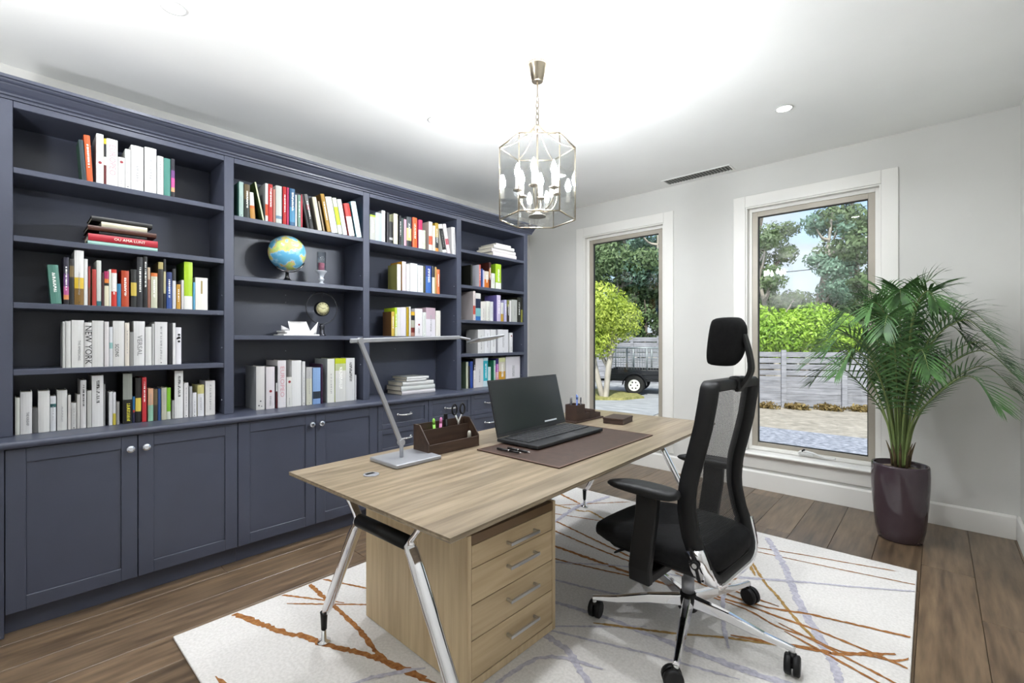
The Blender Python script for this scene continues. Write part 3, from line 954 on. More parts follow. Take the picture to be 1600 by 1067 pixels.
# ------------------------------------------------------------------ shelf ornaments
# globe
gm = mat('globe_map', 'ffffff', .25); N, L, b = nodes(gm)
tc = N.new('ShaderNodeTexCoord'); n1 = N.new('ShaderNodeTexNoise'); n1.inputs['Scale'].default_value = 11; n1.inputs['Detail'].default_value = 5
rp = N.new('ShaderNodeValToRGB'); cr = rp.color_ramp; cr.interpolation = 'LINEAR'
cr.elements[0].position = 0.44; cr.elements[0].color = (*hexlin('5fa8cc'), 1); cr.elements[1].position = .505; cr.elements[1].color = (*hexlin('a8d2e0'), 1)
for p_, c_ in ((.51, 'e0b070'), (.545, 'c4d078'), (.60, 'a4c472'), (.64, 'e2b8a4'), (.70, 'd8c860')):
    e_ = cr.elements.new(p_); e_.color = (*hexlin(c_), 1)
L.new(tc.outputs['Object'], n1.inputs['Vector']); L.new(n1.outputs['Fac'], rp.inputs['Fac']); L.new(rp.outputs['Color'], b.inputs['Base Color'])
gc = Vector((-3.10, 1.213, 1.808)); gr = .112
g = empty('globe', (gc.x, gc.y, 1.617), label='desktop world globe on a black stand', cat='globe')
MB().lathe([(max(gr * math.sin(R(a)), 1e-4), -gr * math.cos(R(a))) for a in range(0, 181, 6)], gc, 40).build('sphere', gm, g)
tilt = Matrix.Rotation(R(-20), 3, 'X')
st = MB().tube([gc + Vector((0, math.sin(R(a)) * (gr + .008), -math.cos(R(a)) * (gr + .008))) for a in range(-32, 63, 5)], .006, 8)
st.tube([gc + Vector((0, math.sin(R(a)) * (gr + q), -math.cos(R(a)) * (gr + q))) for a, q in ((-32, -.002), (-32, .010))], .007, 8)
st.tube([gc + Vector((0, math.sin(R(a)) * (gr + q), -math.cos(R(a)) * (gr + q))) for a, q in ((62, -.002), (62, .010))], .007, 8)
st.build('cradle', black_gloss, g)
MB().lathe([(.055, .0006), (.052, .006), (.030, .012), (.018, .024), (.011, .040), (.010, .066)], (gc.x, gc.y, 1.617), 28).build('base', black_gloss, g)

# candle in a stemmed glass
clear = glass_mat('clear_glass', (.93, .95, .96), 0.02, 1.5, 1.6)
cy = 1.43
c = empty('candle_holder', (-3.08, cy, 1.617), label='stemmed glass candle holder with pink candle, beside the globe', cat='candle holder')
MB().lathe([(.034, .0006), (.034, .004), (.020, .012), (.010, .020), (.016, .032), (.020, .040), (.013, .050), (.018, .066), (.024, .078), (.036, .092), (.036, .097)], (-3.08, cy, 1.617), 26).build('glass_stem', mat('cut_glass', 'b9bec4', .06, .3, .9), c)
MB().lathe([(.028, .0975), (.0295, .225), (.0285, .225), (.0268, .099), (.001, .099)], (-3.08, cy, 1.617), 26).build('glass_cup', clear, c)
cd = MB().lathe([(.020, .0995), (.020, .148), (.018, .151), (.001, .149)], (-3.08, cy, 1.617), 20).build('candle', mat('pink_wax', 'a0566a', .5), c)
MB().tube([(-3.08, cy, 1.765), (-3.08, cy, 1.778)], .001, 6).build('wick', black_plastic, cd)

# ring clock
ky = 1.443
kc = Vector((-3.10, ky, 1.462))
c = empty('ring_clock', (-3.10, ky, 1.271), label='small cream-faced clock hung inside a dark metal ring', cat='clock')
dark_iron = mat('dark_iron', '3a3b40', .35, .8)
MB().tube(arc(kc, .108, 0, 360, 48, (0, 1, 0), (0, 0, 1))[:-1], .0035, 8, closed=True).build('ring', dark_iron, c)
d = MB().lathe([(.050, -.012), (.050, .012), (.046, .014)], kc + Vector((0, 0, -.005)), 36, mat=Matrix.Rotation(R(90), 3, 'Y')).build('clock_case', black_gloss, c)
MB().lathe([(.045, .0142), (.001, .0146)], kc + Vector((0, 0, -.005)), 36, mat=Matrix.Rotation(R(90), 3, 'Y')).build('dial', noise_mat('cream_dial', 'd6cf9c', 'e2dcb2', scale=60, rough=.5), d)
tk = MB()
for q in range(12):
    a = R(30 * q)
    tk.obox(kc + Vector((.0155, math.sin(a) * .037, math.cos(a) * .037 - .005)), (.0008, .003, .007), Matrix.Rotation(-a, 3, 'X'))
tk.build('hour_marks', mat('dial_ink', '4a4630', .5), d)
hn = MB().obox(kc + Vector((.0165, .009, -.001)), (.0008, .022, .003), Matrix.Rotation(R(20), 3, 'X'))
hn.obox(kc + Vector((.0168, -.013, .003)), (.0008, .032, .0022), Matrix.Rotation(R(-25), 3, 'X'))
hn.build('clock_hands', mat('dial_ink', '4a4630', .5), d)
MB().tube([kc + Vector((0, 0, .045)), kc + Vector((0, 0, .106))], .0018, 6).build('hanger', dark_iron, c)
ft = MB().lathe([(.030, .0006), (.030, .008), (.016, .014), (.014, .05), (.018, .066), (.010, .084)], (-3.10, ky, 1.271), 20)
ft.build('base', dark_iron, c)

# loose folded papers
paper = noise_mat('paper', 'd6d4d4', 'dedcdc', scale=4, rough=.8)
p = empty('paper_pile', (-3.10, 1.27, 1.271), label='pile of loose folded white papers beside the ring clock', cat='papers')
zz = 1.2716
for i, (ya, yb, xa, xb, t) in enumerate(((1.165, 1.395, -3.20, -3.03, .010), (1.19, 1.36, -3.20, -3.04, .012), (1.18, 1.345, -3.19, -3.05, .010))):
    MB().box(xa, ya, zz, xb, yb, zz + t).build('sheet_stack', paper, p, bevel=.002, seg=1); zz += t + .0003
def sheet(rows, nm='folded_sheet'):
    m_ = MB(); n = len(rows[0]); vs_ = [v for r_ in rows for v in r_]
    fs = [(i*n + j, i*n + j + 1, (i+1)*n + j + 1, (i+1)*n + j) for i in range(len(rows) - 1) for j in range(n - 1)]
    o = m_.add(vs_, fs, 0, True).build(nm, paper, p, fix=False)
    md = o.modifiers.new('thickness', 'SOLIDIFY'); md.thickness = .0015
    return o
sheet([[(-3.06 - .03 * math.sin(j / 5 * 3.1) * i / 4 - i * .008, 1.215 + .130 * j / 5 - (.012 if j == 5 else 0) * i / 4, zz + .062 * i / 4) for j in range(6)] for i in range(5)])
sheet([[(-3.06 - .02 * j / 4, 1.335 + .06 * (j / 4) + .012 * i / 4, zz - .02 + .062 * i / 4 * (j / 4) + .02 * i / 4) for j in range(5)] for i in range(5)])
sheet([[(-3.09 - .02 * j / 4, 1.235 - .055 * (j / 4), zz + .004 + .030 * i / 4 * (j / 4)) for j in range(5)] for i in range(5)])

# ------------------------------------------------------------------ desk
oak = noise_mat('pale_oak', '6c5f4c', '93846f', scale=3.0, stretch=(14, 1.0, 14), rough=.36, detail=8, lo=.3, hi=.7, bump=.05, spec=.4, rand=.13)
oak_v = noise_mat('oak_veneer', 'b39d7c', 'c8b492', scale=3.0, stretch=(16, 16, 1.0), rough=.45, detail=8, lo=.3, hi=.7, spec=.35, rand=.05)
oak_h = noise_mat('oak_drawer', 'ad9776', 'c2ad8b', scale=3.0, stretch=(16, 1.0, 16), rough=.45, detail=8, lo=.3, hi=.7, spec=.35, rand=.06)
DZ = .72
DROT = R(2.2)
DL_, DW_ = 2.24, .95
dsk = empty('desk', (-1.461, 1.884, 0), DROT, label='long pale oak desk on chrome splayed legs', cat='desk')
hx, hy = DW_ / 2, DL_ / 2
# slab with a tapered underside
tb = MB()
sect = [(hx, DZ - .007), (hx - .001, DZ - .014), (hx - .020, DZ - .028)]
def ring(ix, z): return [(-hx + ix, -hy + ix, z), (hx - ix, -hy + ix, z), (hx - ix, hy - ix, z), (-hx + ix, hy - ix, z)]
r4 = ring(.0, DZ - .0065) + ring(.0, DZ - .013) + ring(.022, DZ - .028)
fs = [(0, 1, 2, 3), (11, 10, 9, 8)]
for q in (0, 4):
    for k in range(4): fs.append((q + k, q + (k + 1) % 4, q + 4 + (k + 1) % 4, q + 4 + k))
tb.add(r4, fs).build('tabletop', oak, dsk, local=True, bevel=.0015, seg=1)
nb = 8
for i in range(nb):
    a, b_ = -hx + DW_ * i / nb, -hx + DW_ * (i + 1) / nb
    MB().box(a + .0001, -hy, DZ - .0064, b_ - .0001, hy, DZ).build('board', oak, dsk, local=True)
MB().lathe([(.030, DZ + .0002), (.030, DZ + .003), (.027, DZ + .004), (.001, DZ + .004)], (-.19, -.93, 0), 28).build('cable_grommet', silver_paint, dsk, local=True)
MB().box(-.204, -.950, DZ + .0042, -.188, -.915, DZ + .005).build('grommet_slot', black_plastic, dsk, local=True)
for e in (-1, 1):
    yy = e * (hy - .115)
    ff = MB()
    for s_ in (-1, 1):
        top, kn, an, foot = Vector((s_ * .245, yy, DZ - .030)), Vector((s_ * .155, yy, .575)), Vector((s_ * .40, yy, .135)), Vector((s_ * .415, yy, .0))
        lg = MB()
        lg.tube(smooth_path([top, top.lerp(kn, .55), kn, kn.lerp(an, .12), kn.lerp(an, .5), an], 5), [.020] * 5 + [.017] * 5 + [.024] * 5 + [.026] * 5 + [.024] * 5 + [.014], 14, squash=(1.0, .62))
        l_ = lg.build('leg', chrome, dsk, local=True)
        MB().obox(top + Vector((0, 0, -.001)), (.09, .05, .006)).build('mounting_plate', steel, l_, local=True)
        MB().lathe([(.011, .065), (.014, .128), (.0155, .136)], (foot.x, yy, 0), 16).build('leg_sleeve', black_plastic, l_, local=True)
        MB().lathe([(.026, .0146), (.026, .018), (.010, .024), (.008, .066)], (foot.x, yy, 0), 20).build('levelling_foot', chrome, l_, local=True)
    MB().tube([(-.150, yy, .575), (.150, yy, .575)], .024, 18).build('crossbar', black_plastic, dsk, local=True)
MB().box(-.05, -hy + .14, DZ - .060, .05, hy - .14, DZ - .030).build('beam', steel, dsk, local=True, bevel=.003)

# drawer pedestal under the desk
px0, px1, py0, py1, pz1 = -1.872, -1.195, 1.072, 1.572, .560
PZ = .0146
pd = empty('drawer_pedestal', ((px0 + px1) / 2, (py0 + py1) / 2, PZ), label='oak pedestal of four drawers standing under the desk', cat='drawers')
bt = .018
MB().box(px0, py0, PZ, px1, py0 + bt, pz1).build('side_panel', oak_v, pd, bevel=.0015, seg=1)
MB().box(px0, py1 - bt, PZ, px1, py1, pz1).build('side_panel', oak_v, pd, bevel=.0015, seg=1)
MB().box(px0, py0 + bt, PZ, px0 + bt, py1 - bt, pz1).build('back_panel', oak_v, pd)
MB().box(px0 + bt, py0 + bt, PZ, px1 - .002, py1 - bt, PZ + .03).build('plinth', oak_v, pd)
MB().box(px0 + bt, py0 + bt, pz1 - .035, px1, py1 - bt, pz1 - .002).build('top_panel', mat('dark_oak', '6a5238', .5), pd)
zs = [pz1 - .038, .440, .312, .186, PZ + .032]
for q in range(4):
    d = MB().box(px1 - .40, py0 + bt + .002, zs[q + 1] + .002, px1 - .002, py1 - bt - .002, zs[q] - .001).build('drawer', oak_h, pd, bevel=.001, seg=1)
    zc = zs[q] - .045 if q == 0 else (zs[q] + zs[q + 1]) / 2 + .012
    yc = (py0 + py1) / 2 + .03
    h_ = MB().box(px1 + .020, yc - .085, zc - .006, px1 + .028, yc + .085, zc + .006)
    h_.box(px1 - .002, yc - .083, zc - .005, px1 + .021, yc - .073, zc + .005); h_.box(px1 - .002, yc + .073, zc - .005, px1 + .021, yc + .083, zc + .005)
    h_.build('bar_handle', steel, d, bevel=.001, seg=1)

# ------------------------------------------------------------------ desk lamp
lp = empty('desk_lamp', (-1.70, 1.165, DZ), label='slim silver jointed desk lamp with flat head', cat='lamp')
MB().box(-1.805, 1.050, DZ + .0005, -1.600, 1.282, DZ + .018).build('base', silver_paint, lp, bevel=.005, seg=3)
MB().tube([(-1.70, 1.142, DZ + .016), (-1.70, 1.142, .802)], .0085, 12).build('post', silver_paint, lp)
MB().tube([(-1.711, 1.140, .802), (-1.689, 1.140, .802)], .014, 16).build('joint', silver_paint, lp)
MB().prism([(-.007, -.010, 0), (.007, -.010, 0), (.007, .010, 0), (-.007, .010, 0)], (-1.70, 1.141, .795), (-1.70, .948, 1.238)).build('stem', silver_paint, lp, bevel=.003)
MB().tube([(-1.711, .948, 1.240), (-1.689, .948, 1.240)], .013, 16).build('joint', silver_paint, lp)
MB().prism([(-.006, 0, -.009), (.006, 0, -.009), (.006, 0, .009), (-.006, 0, .009)], (-1.70, .905, 1.240), (-1.70, 1.470, 1.256)).build('arm', silver_paint, lp, bevel=.003)
MB().tube(smooth_path([(-1.70, 1.468, 1.256), (-1.70, 1.50, 1.252), (-1.695, 1.535, 1.246)], 4), .006, 10).build('neck', silver_paint, lp)
hd = MB().obox((-1.675, 1.625, 1.250), (.10, .18, .010), Matrix.Rotation(R(6), 3, 'X') @ Matrix.Rotation(R(-12), 3, 'Y')).build('lamp_head', silver_paint, lp, bevel=.004, seg=3)
MB().obox((-1.6755, 1.6255, 1.2442), (.082, .15, .003), Matrix.Rotation(R(6), 3, 'X') @ Matrix.Rotation(R(-12), 3, 'Y')).build('diffuser', white_plastic, hd)

# ------------------------------------------------------------------ wooden organiser and what is in it
walnut = noise_mat('walnut', '2e2118', '46342a', scale=4, stretch=(14, 1.2, 10), rough=.5, detail=7, lo=.3, hi=.7)
x0, x1, y0, y1, zb = -1.782, -1.668, 1.262, 1.572, DZ + .0006
og = empty('desk_organiser', ((x0 + x1) / 2, (y0 + y1) / 2, zb), label='dark walnut desk organiser with sloping sides, beside the lamp', cat='organiser')
MB().box(x0, y0, zb, x1, y1, zb + .006).build('base', walnut, og)
MB().box(x0, y0 + .006, zb + .006, x0 + .006, y1 - .006, zb + .132).build('back', walnut, og)
MB().box(x1 - .006, y0 + .006, zb + .006, x1, y1 - .006, zb + .050).build('front', walnut, og, bevel=.001, seg=1)
MB().box(x0 + .040, y0 + .006, zb + .006, x0 + .045, y1 - .006, zb + .105).build('divider', walnut, og)
for ya in (y0, y1 - .006):
    MB().prism([(x0 - x0, 0, 0), (x1 - x0, 0, 0), (x1 - x0, 0, .056), (.046, 0, .134), (0, 0, .134)], (x0, ya, zb), (x0, ya + .006, zb)).build('side', walnut, og, bevel=.0008, seg=1)
def pen(name, base, tip, r, mats_, label, cat, cap=None, group=None):
    base, tip = Vector(base), Vector(tip)
    t = empty(name, base, label=label, cat=cat, group=group)
    MB().tube([base, base.lerp(tip, .80)], r, 10).build('barrel', mats_[0], t)
    MB().tube([base.lerp(tip, .80), base.lerp(tip, .97), tip], [r * 1.06, r * .9, r * .35], 10).build('cap', mats_[1], t)
    return t
pen('highlighter', (-1.765, 1.375, DZ + .012), (-1.758, 1.360, DZ + .150), .007, [mat('lime_plastic', '8cc850', .4), mat('lime_plastic', '8cc850', .4)], 'lime green highlighter in the walnut organiser', 'highlighter')
pen('highlighter', (-1.765, 1.400, DZ + .012), (-1.758, 1.405, DZ + .150), .007, [mat('pink_plastic', 'c878a8', .4), mat('pink_plastic', 'c878a8', .4)], 'pink highlighter in the walnut organiser', 'highlighter')
cu = empty('utility_knife', (-1.76, 1.44, DZ + .012), label='black utility knife standing in the walnut organiser', cat='knife')
MB().prism([(-.004, -.011, 0), (.004, -.011, 0), (.004, .011, 0), (-.004, .011, 0)], (-1.76, 1.444, DZ + .010), (-1.758, 1.432, DZ + .165)).build('handle', black_plastic, cu, bevel=.003)
MB().prism([(-.0055, -.004, 0), (.0055, -.004, 0), (.0055, .004, 0), (-.0055, .004, 0)], (-1.7595, 1.4375, DZ + .105), (-1.7585, 1.434, DZ + .138)).build('slider', mat('grey_plastic', '55575a', .5), cu, bevel=.001)
sc = empty('scissors', (-1.76, 1.515, DZ + .012), label='black-handled scissors standing in the walnut organiser', cat='scissors')
for s_ in (-1, 1):
    cy = 1.515 + s_ * .024
    MB().tube([(-1.758 + s_ * .002, cy + .015 * math.cos(R(a)) , DZ + .178 + .026 * math.sin(R(a))) for a in range(0, 360, 20)], .0042, 8, closed=True).build('grip', black_plastic, sc)
    MB().tube([(-1.758 + s_ * .002, cy - s_ * .004, DZ + .154), (-1.758 + s_ * .002, 1.515, DZ + .115), (-1.760 + s_ * .002, 1.515 - s_ * .006, DZ + .03)], [.005, .006, .002], 8, squash=(.5, 1)).build('blade', steel, sc)
MB().tube([(-1.764, 1.515, DZ + .113), (-1.752, 1.515, DZ + .113)], .005, 12).build('pivot', steel, sc)
gl = empty('glue_bottle', (-1.70, 1.535, DZ + .007), label='small white glue bottle in the front tray of the organiser', cat='bottle')
MB().lathe([(.014, .0003), (.014, .030), (.010, .036)], (-1.700, 1.535, DZ + .0068), 16).build('body', mat('glue_white', 'c8c6bd', .4), gl)
MB().lathe([(.010, .036), (.0085, .060), (.006, .068)], (-1.700, 1.535, DZ + .0068), 16).build('cap', mat('glue_cap', 'b4b2a8', .4), gl)

# ------------------------------------------------------------------ desk pad, laptop, pens
leather = noise_mat('brown_leather', '35261e', '412f26', scale=30, rough=.5, bump=.15, bscale=220, spec=.4)
a0 = Matrix.Rotation(R(1.0), 3, 'Z')
pad = empty('desk_pad', (-1.37, 1.935, DZ), label='brown leather desk pad under the laptop', cat='desk pad')
MB().obox((-1.371, 1.935, DZ + .0028), (.478, .872, .0045), a0).build('leather_sheet', leather, pad, bevel=.0015)
bd = MB()
for dx, dy, sx_, sy_ in ((-.235, 0, .008, .87), (.235, 0, .008, .87), (0, -.432, .462, .008), (0, .432, .462, .008)):
    bd.obox(Vector((-1.371, 1.935, DZ + .0055)) + a0 @ Vector((dx, dy, 0)), (sx_, sy_, .0012), a0)
bd.build('stitched_border', mat('leather_edge', '5c4438', .5), pad)

PT = DZ + .0062
lt = empty('laptop', (-1.51, 1.965, PT), R(1.5), label='open black laptop on the brown desk pad', cat='laptop')
# local: x from hinge (-.13) to front (+.13), y along width
lw, ld = .600, .262
grey_blk = noise_mat('laptop_shell', '1d1e20', '222325', scale=20, rough=.45)
MB().box(-ld / 2, -lw / 2, .003, ld / 2, lw / 2, .020).build('base', grey_blk, lt, local=True, bevel=.004, seg=3)
for sx_ in (-1, 1):
    for sy_ in (-1, 1):
        MB().lathe([(.008, .0003), (.008, .0032)], (sx_ * .105, sy_ * .26, 0), 12).build('foot', black_plastic, lt, local=True)
kb = MB().box(-.105, -.275, .0201, .055, .275, .0206).build('keyboard', mat('key_bed', '0f0f10', .5), lt, local=True)
km = mat('key_cap', '202124', .45)
key = MB().box(-.0135, -.0165, 0, .0135, .0165, .004).build('key', km, kb, local=True, bevel=.0015, seg=1)
first = True
for r_ in range(5):
    for c_ in range(15):
        x, y = -.105 + .016 + r_ * .032, -.275 + .0185 + c_ * .0367
        if first: key.location = (x, y, .0207); first = False
        else: copy_child(key, kb, location=(x, y, .0207))
MB().box(.064, -.075, .0201, .122, .075, .0206).build('touchpad', mat('touchpad', '2a2b2e', .4), lt, local=True)
# screen leaning back
ang = R(14)
su = Vector((-math.sin(ang), 0, math.cos(ang))); sn = Vector((math.cos(ang), 0, math.sin(ang)))
h0 = Vector((-ld / 2 + .004, 0, .022)); SH = .295
def scr(a, b_, c_, d_, n0, n1, nm, m_, par, bv=0):
    q = MB(); vs_ = []
    for nn in (n0, n1):
        for (yy, hh) in ((a, c_), (b_, c_), (b_, d_), (a, d_)): vs_.append(h0 + su * hh + sn * nn + Vector((0, yy, 0)))
    q.add(vs_, [(0, 1, 2, 3), (7, 6, 5, 4), (0, 1, 5, 4), (1, 2, 6, 5), (2, 3, 7, 6), (3, 0, 4, 7)])
    return q.build(nm, m_, par, local=True, bevel=bv)
ld_ = scr(-lw / 2, lw / 2, .0, SH, -.004, .004, 'lid', grey_blk, lt, .002)
scr(-lw / 2 + .008, lw / 2 - .008, .016, SH - .008, .0041, .0046, 'screen', mat('screen_off', '2c2f31', .16, 0, .6), ld_)
scr(-lw / 2 + .40, lw / 2 - .085, .028, .036, .0047, .0049, 'screen_text', mat('taskbar', 'c8ccd0', .4), ld_)
MB().tube([h0 + Vector((-.001, -.20, -.003)), h0 + Vector((-.001, .20, -.003))], .007, 10).build('hinge', black_gloss, lt, local=True)

pb = mat('pen_black', '161618', .25); pc = mat('pen_chrome', (.7, .7, .7), .2, 1.0)
for i, (a, b_, lab) in enumerate((((-1.525, 1.555, PT + .0055), (-1.380, 1.565, PT + .0055), 'black and silver pen on the desk pad, nearest the edge'), ((-1.495, 1.595, PT + .0055), (-1.360, 1.600, PT + .0055), 'black and silver pen on the desk pad, beside the laptop'))):
    a, b_ = Vector(a), Vector(b_)
    t = empty('ballpoint_pen', a, label=lab, cat='pen', group='pens on the desk pad')
    MB().tube([a, a.lerp(b_, .45)], .0050, 10).build('barrel', pb, t)
    MB().tube([a.lerp(b_, .45), a.lerp(b_, .50)], .0053, 10).build('ring', pc, t)
    MB().tube([a.lerp(b_, .50), a.lerp(b_, .86)], .0047, 10).build('grip', pb, t)
    MB().tube([a.lerp(b_, .86), b_], [.0045, .0012], 10).build('tip', pc, t)

# pen cup with stepped tray
cup = empty('pen_holder', (-1.70, 2.55, DZ), label='dark brown pen holder with stepped tray behind the laptop', cat='pen holder')
lb = noise_mat('dark_brown_board', '33241e', '3d2c25', scale=20, rough=.5)
MB().box(-1.76, 2.385, DZ + .0005, -1.655, 2.715, DZ + .010).build('base', lb, cup, bevel=.002)
q = MB(); cx0, cx1, cy0, cy1, cz0, cz1, t = -1.75, -1.662, 2.405, 2.50, DZ + .0102, DZ + .112, .006
q.box(cx0, cy0, cz0, cx0 + t, cy1, cz1); q.box(cx1 - t, cy0, cz0, cx1, cy1, cz1); q.box(cx0 + t, cy0, cz0, cx1 - t, cy0 + t, cz1); q.box(cx0 + t, cy1 - t, cz0, cx1 - t, cy1, cz1); q.box(cx0 + t, cy0 + t, cz0, cx1 - t, cy1 - t, cz0 + .004)
q.build('cup', lb, cup, bevel=.001, seg=1)
for i, (ya, yb, zt) in enumerate(((2.502, 2.560, .052), (2.561, 2.625, .064), (2.626, 2.690, .040))):
    q = MB(); x0, x1, z0, z1 = -1.75, -1.665, DZ + .0102, DZ + zt
    q.box(x0, ya, z0, x0 + .005, yb, z1); q.box(x1 - .005, ya, z0, x1, yb, z1); q.box(x0 + .005, ya, z0, x1 - .005, ya + .005, z1); q.box(x0 + .005, yb - .005, z0, x1 - .005, yb, z1)
    q.build('tray', lb, cup, bevel=.001, seg=1)
for i, (dx, dy, tx, ty, hh, c1, c2, lab) in enumerate(((-.02, -.03, -.01, -.035, .16, '26262a', '8a8a8e', 'black pen leaning left in the pen holder'), (-.03, -.01, -.01, -.022, .165, '3a3a3e', 'b0b0b4', 'grey pen in the pen holder'),
                                   (.02, .005, .005, .008, .175, '3c5494', '5a74b8', 'blue pen in the pen holder'), (-.01, .022, .0, .03, .165, '8aa4d8', '8aa4d8', 'light blue pen in the pen holder'), (.025, .03, .02, .035, .155, '2a2a30', '4a4a50', 'dark pen at the right of the pen holder'))):
    pen('pen', (-1.706 + dx, 2.4525 + dy * .8, DZ + .0150), (-1.706 + tx, 2.4525 + ty, DZ + hh), .0052, [mat('pen_' + c1, c1, .35), mat('pen_' + c2, c2, .35)], lab, 'pen')
# little box
bx = empty('trinket_box', (-1.49, 2.61, DZ), label='small flat dark brown box on the far end of the desk', cat='box')
rz = Matrix.Rotation(R(8), 3, 'Z')
MB().obox((-1.49, 2.615, DZ + .0125), (.13, .17, .024), rz).build('body', lb, bx, bevel=.002)
MB().obox((-1.49, 2.615, DZ + .0315), (.134, .174, .013), rz).build('lid', lb, bx, bevel=.002)

# ------------------------------------------------------------------ rug
rug_m = noise_mat('cream_pile', 'd2cfcb', 'e0ddda', scale=90, rough=.95, detail=4, bump=.6, bscale=420, spec=.1)
rg = empty('rug', (-1.2, 1.85, 0), label='cream rug with brown and lilac grey streaks', cat='rug')
q4 = [(-2.335, .455), (-.060, .500), (-.074, 3.275), (-2.330, 3.200)]
mb = MB()
mb.add([(x, y, .0004) for x, y in q4] + [(x, y, .012) for x, y in q4], [(3, 2, 1, 0), (4, 5, 6, 7), (0, 1, 5, 4), (1, 2, 6, 5), (2, 3, 7, 6), (3, 0, 4, 7)])
mb.build('pile', rug_m, rg, bevel=.004, seg=2)
SM = {'B': noise_mat('rust_pile', '8a5a34', 'a8774a', scale=60, rough=.95, bump=.6, bscale=420, spec=.1), 'G': noise_mat('ochre_pile', '9a7a48', 'b4935e', scale=60, rough=.95, bump=.6, bscale=420, spec=.1),
      'L': noise_mat('lilac_pile', 'a9a7b4', 'c3c1cb', scale=60, rough=.95, bump=.6, bscale=420, spec=.1)}
STROKES=[
('B',0.031,[(-2.33,0.68),(-2.034,0.773),(-1.944,0.821),(-1.828,0.856),(-1.736,0.898),(-1.602,0.956),(-1.465,0.997)]),
('B',0.024,[(-2.307,1.017),(-2.142,1.013),(-1.95,1.009),(-1.787,0.999),(-1.639,0.978),(-1.502,0.977),(-1.409,1.004)]),
('B',0.014,[(-2.312,0.894),(-2.127,1.005)]),
('B',0.013,[(-2.067,1.017),(-1.975,1.098)]),
('B',0.015,[(-2.322,1.087),(-2.116,1.177)]),
('B',0.028,[(-2.139,0.47),(-2.008,0.475),(-1.955,0.492),(-1.901,0.508),(-1.771,0.546)]),
('B',0.014,[(-2.05,2.789),(-1.909,2.961),(-1.749,3.15)]),
('B',0.023,[(-2.227,2.978),(-2.048,2.922)]),
('G',0.021,[(-2.022,2.762),(-1.894,2.775),(-1.823,2.815),(-1.696,2.763)]),
('B',0.013,[(-1.933,2.629),(-1.683,2.718)]),
('B',0.017,[(-1.829,2.491),(-1.554,2.435),(-1.167,2.346),(-1.003,2.241)]),
('B',0.017,[(-1.738,2.368),(-1.408,2.336),(-1.17,2.33)]),
('B',0.026,[(-1.616,2.201),(-1.332,2.21),(-1.131,2.218),(-1.001,2.236)]),
('B',0.015,[(-1.52,2.087),(-1.359,2.13),(-1.123,2.202)]),
('L',0.015,[(-1.516,2.065),(-1.213,2.28),(-0.967,2.369),(-0.731,2.562),(-0.435,2.765)]),
('L',0.019,[(-1.398,1.904),(-1.148,1.981),(-1.01,2.07)]),
('L',0.027,[(-1.276,1.738),(-1.076,1.784),(-0.918,1.799),(-0.745,1.826),(-0.555,1.841),(-0.417,1.865)]),
('L',0.015,[(-1.151,1.568),(-1.015,1.62),(-0.827,1.694),(-0.741,1.719),(-0.619,1.758)]),
('L',0.012,[(-1.179,1.606),(-0.989,1.781)]),
('L',0.033,[(-1.146,1.5),(-1.1,1.499),(-0.972,1.432),(-0.918,1.404)]),
('G',0.016,[(-0.908,1.826),(-0.805,1.886),(-0.665,1.986),(-0.479,2.092),(-0.432,2.125)]),
('B',0.011,[(-0.767,2.997),(-0.603,3.059),(-0.295,3.149),(-0.08,3.218)]),
('B',0.01,[(-0.753,2.94),(-0.429,3.002),(-0.08,3.08)]),
('G',0.018,[(-0.773,2.815),(-0.654,2.613),(-0.564,2.496),(-0.437,2.319),(-0.376,2.252)]),
('L',0.04,[(-0.766,3.173),(-0.626,2.884),(-0.546,2.687),(-0.457,2.46),(-0.379,2.31),(-0.31,2.17),(-0.257,2.021)]),
('L',0.015,[(-0.74,2.57),(-0.533,2.708),(-0.333,2.825),(-0.08,2.995)]),
('B',0.017,[(-0.797,2.359),(-0.631,2.346),(-0.418,2.426),(-0.232,2.478),(-0.08,2.521)]),
('B',0.016,[(-0.76,2.293),(-0.664,2.308),(-0.501,2.31),(-0.361,2.312),(-0.192,2.293),(-0.08,2.273)]),
('B',0.012,[(-0.752,2.27),(-0.655,2.275),(-0.503,2.228),(-0.378,2.234),(-0.283,2.22),(-0.19,2.265),(-0.109,2.301),(-0.08,2.346)]),
('B',0.023,[(-0.432,2.125),(-0.339,2.169),(-0.291,2.187),(-0.191,2.279)]),
('B',0.014,[(-0.293,2.201),(-0.204,2.176),(-0.111,2.147)]),
('B',0.014,[(-0.263,2.145),(-0.152,2.109)]),
('L',0.032,[(-0.621,1.839),(-0.534,1.854),(-0.466,1.863),(-0.408,1.881)]),
('L',0.024,[(-1.529,0.797),(-1.526,0.853),(-1.46,0.966)]),
('L',0.021,[(-1.144,1.176),(-1.133,1.378),(-1.004,1.449)]),
('L',0.021,[(-0.762,2.344),(-0.677,2.092),(-0.649,2.029)]),
('L',0.036,[(-1.931,2.707),(-1.953,2.86),(-1.917,3.023),(-1.901,3.135)]),
('B',0.014,[(-0.894,2.402),(-0.634,2.401)]),
('G',0.023,[(-0.796,2.825),(-0.918,3.059)])]

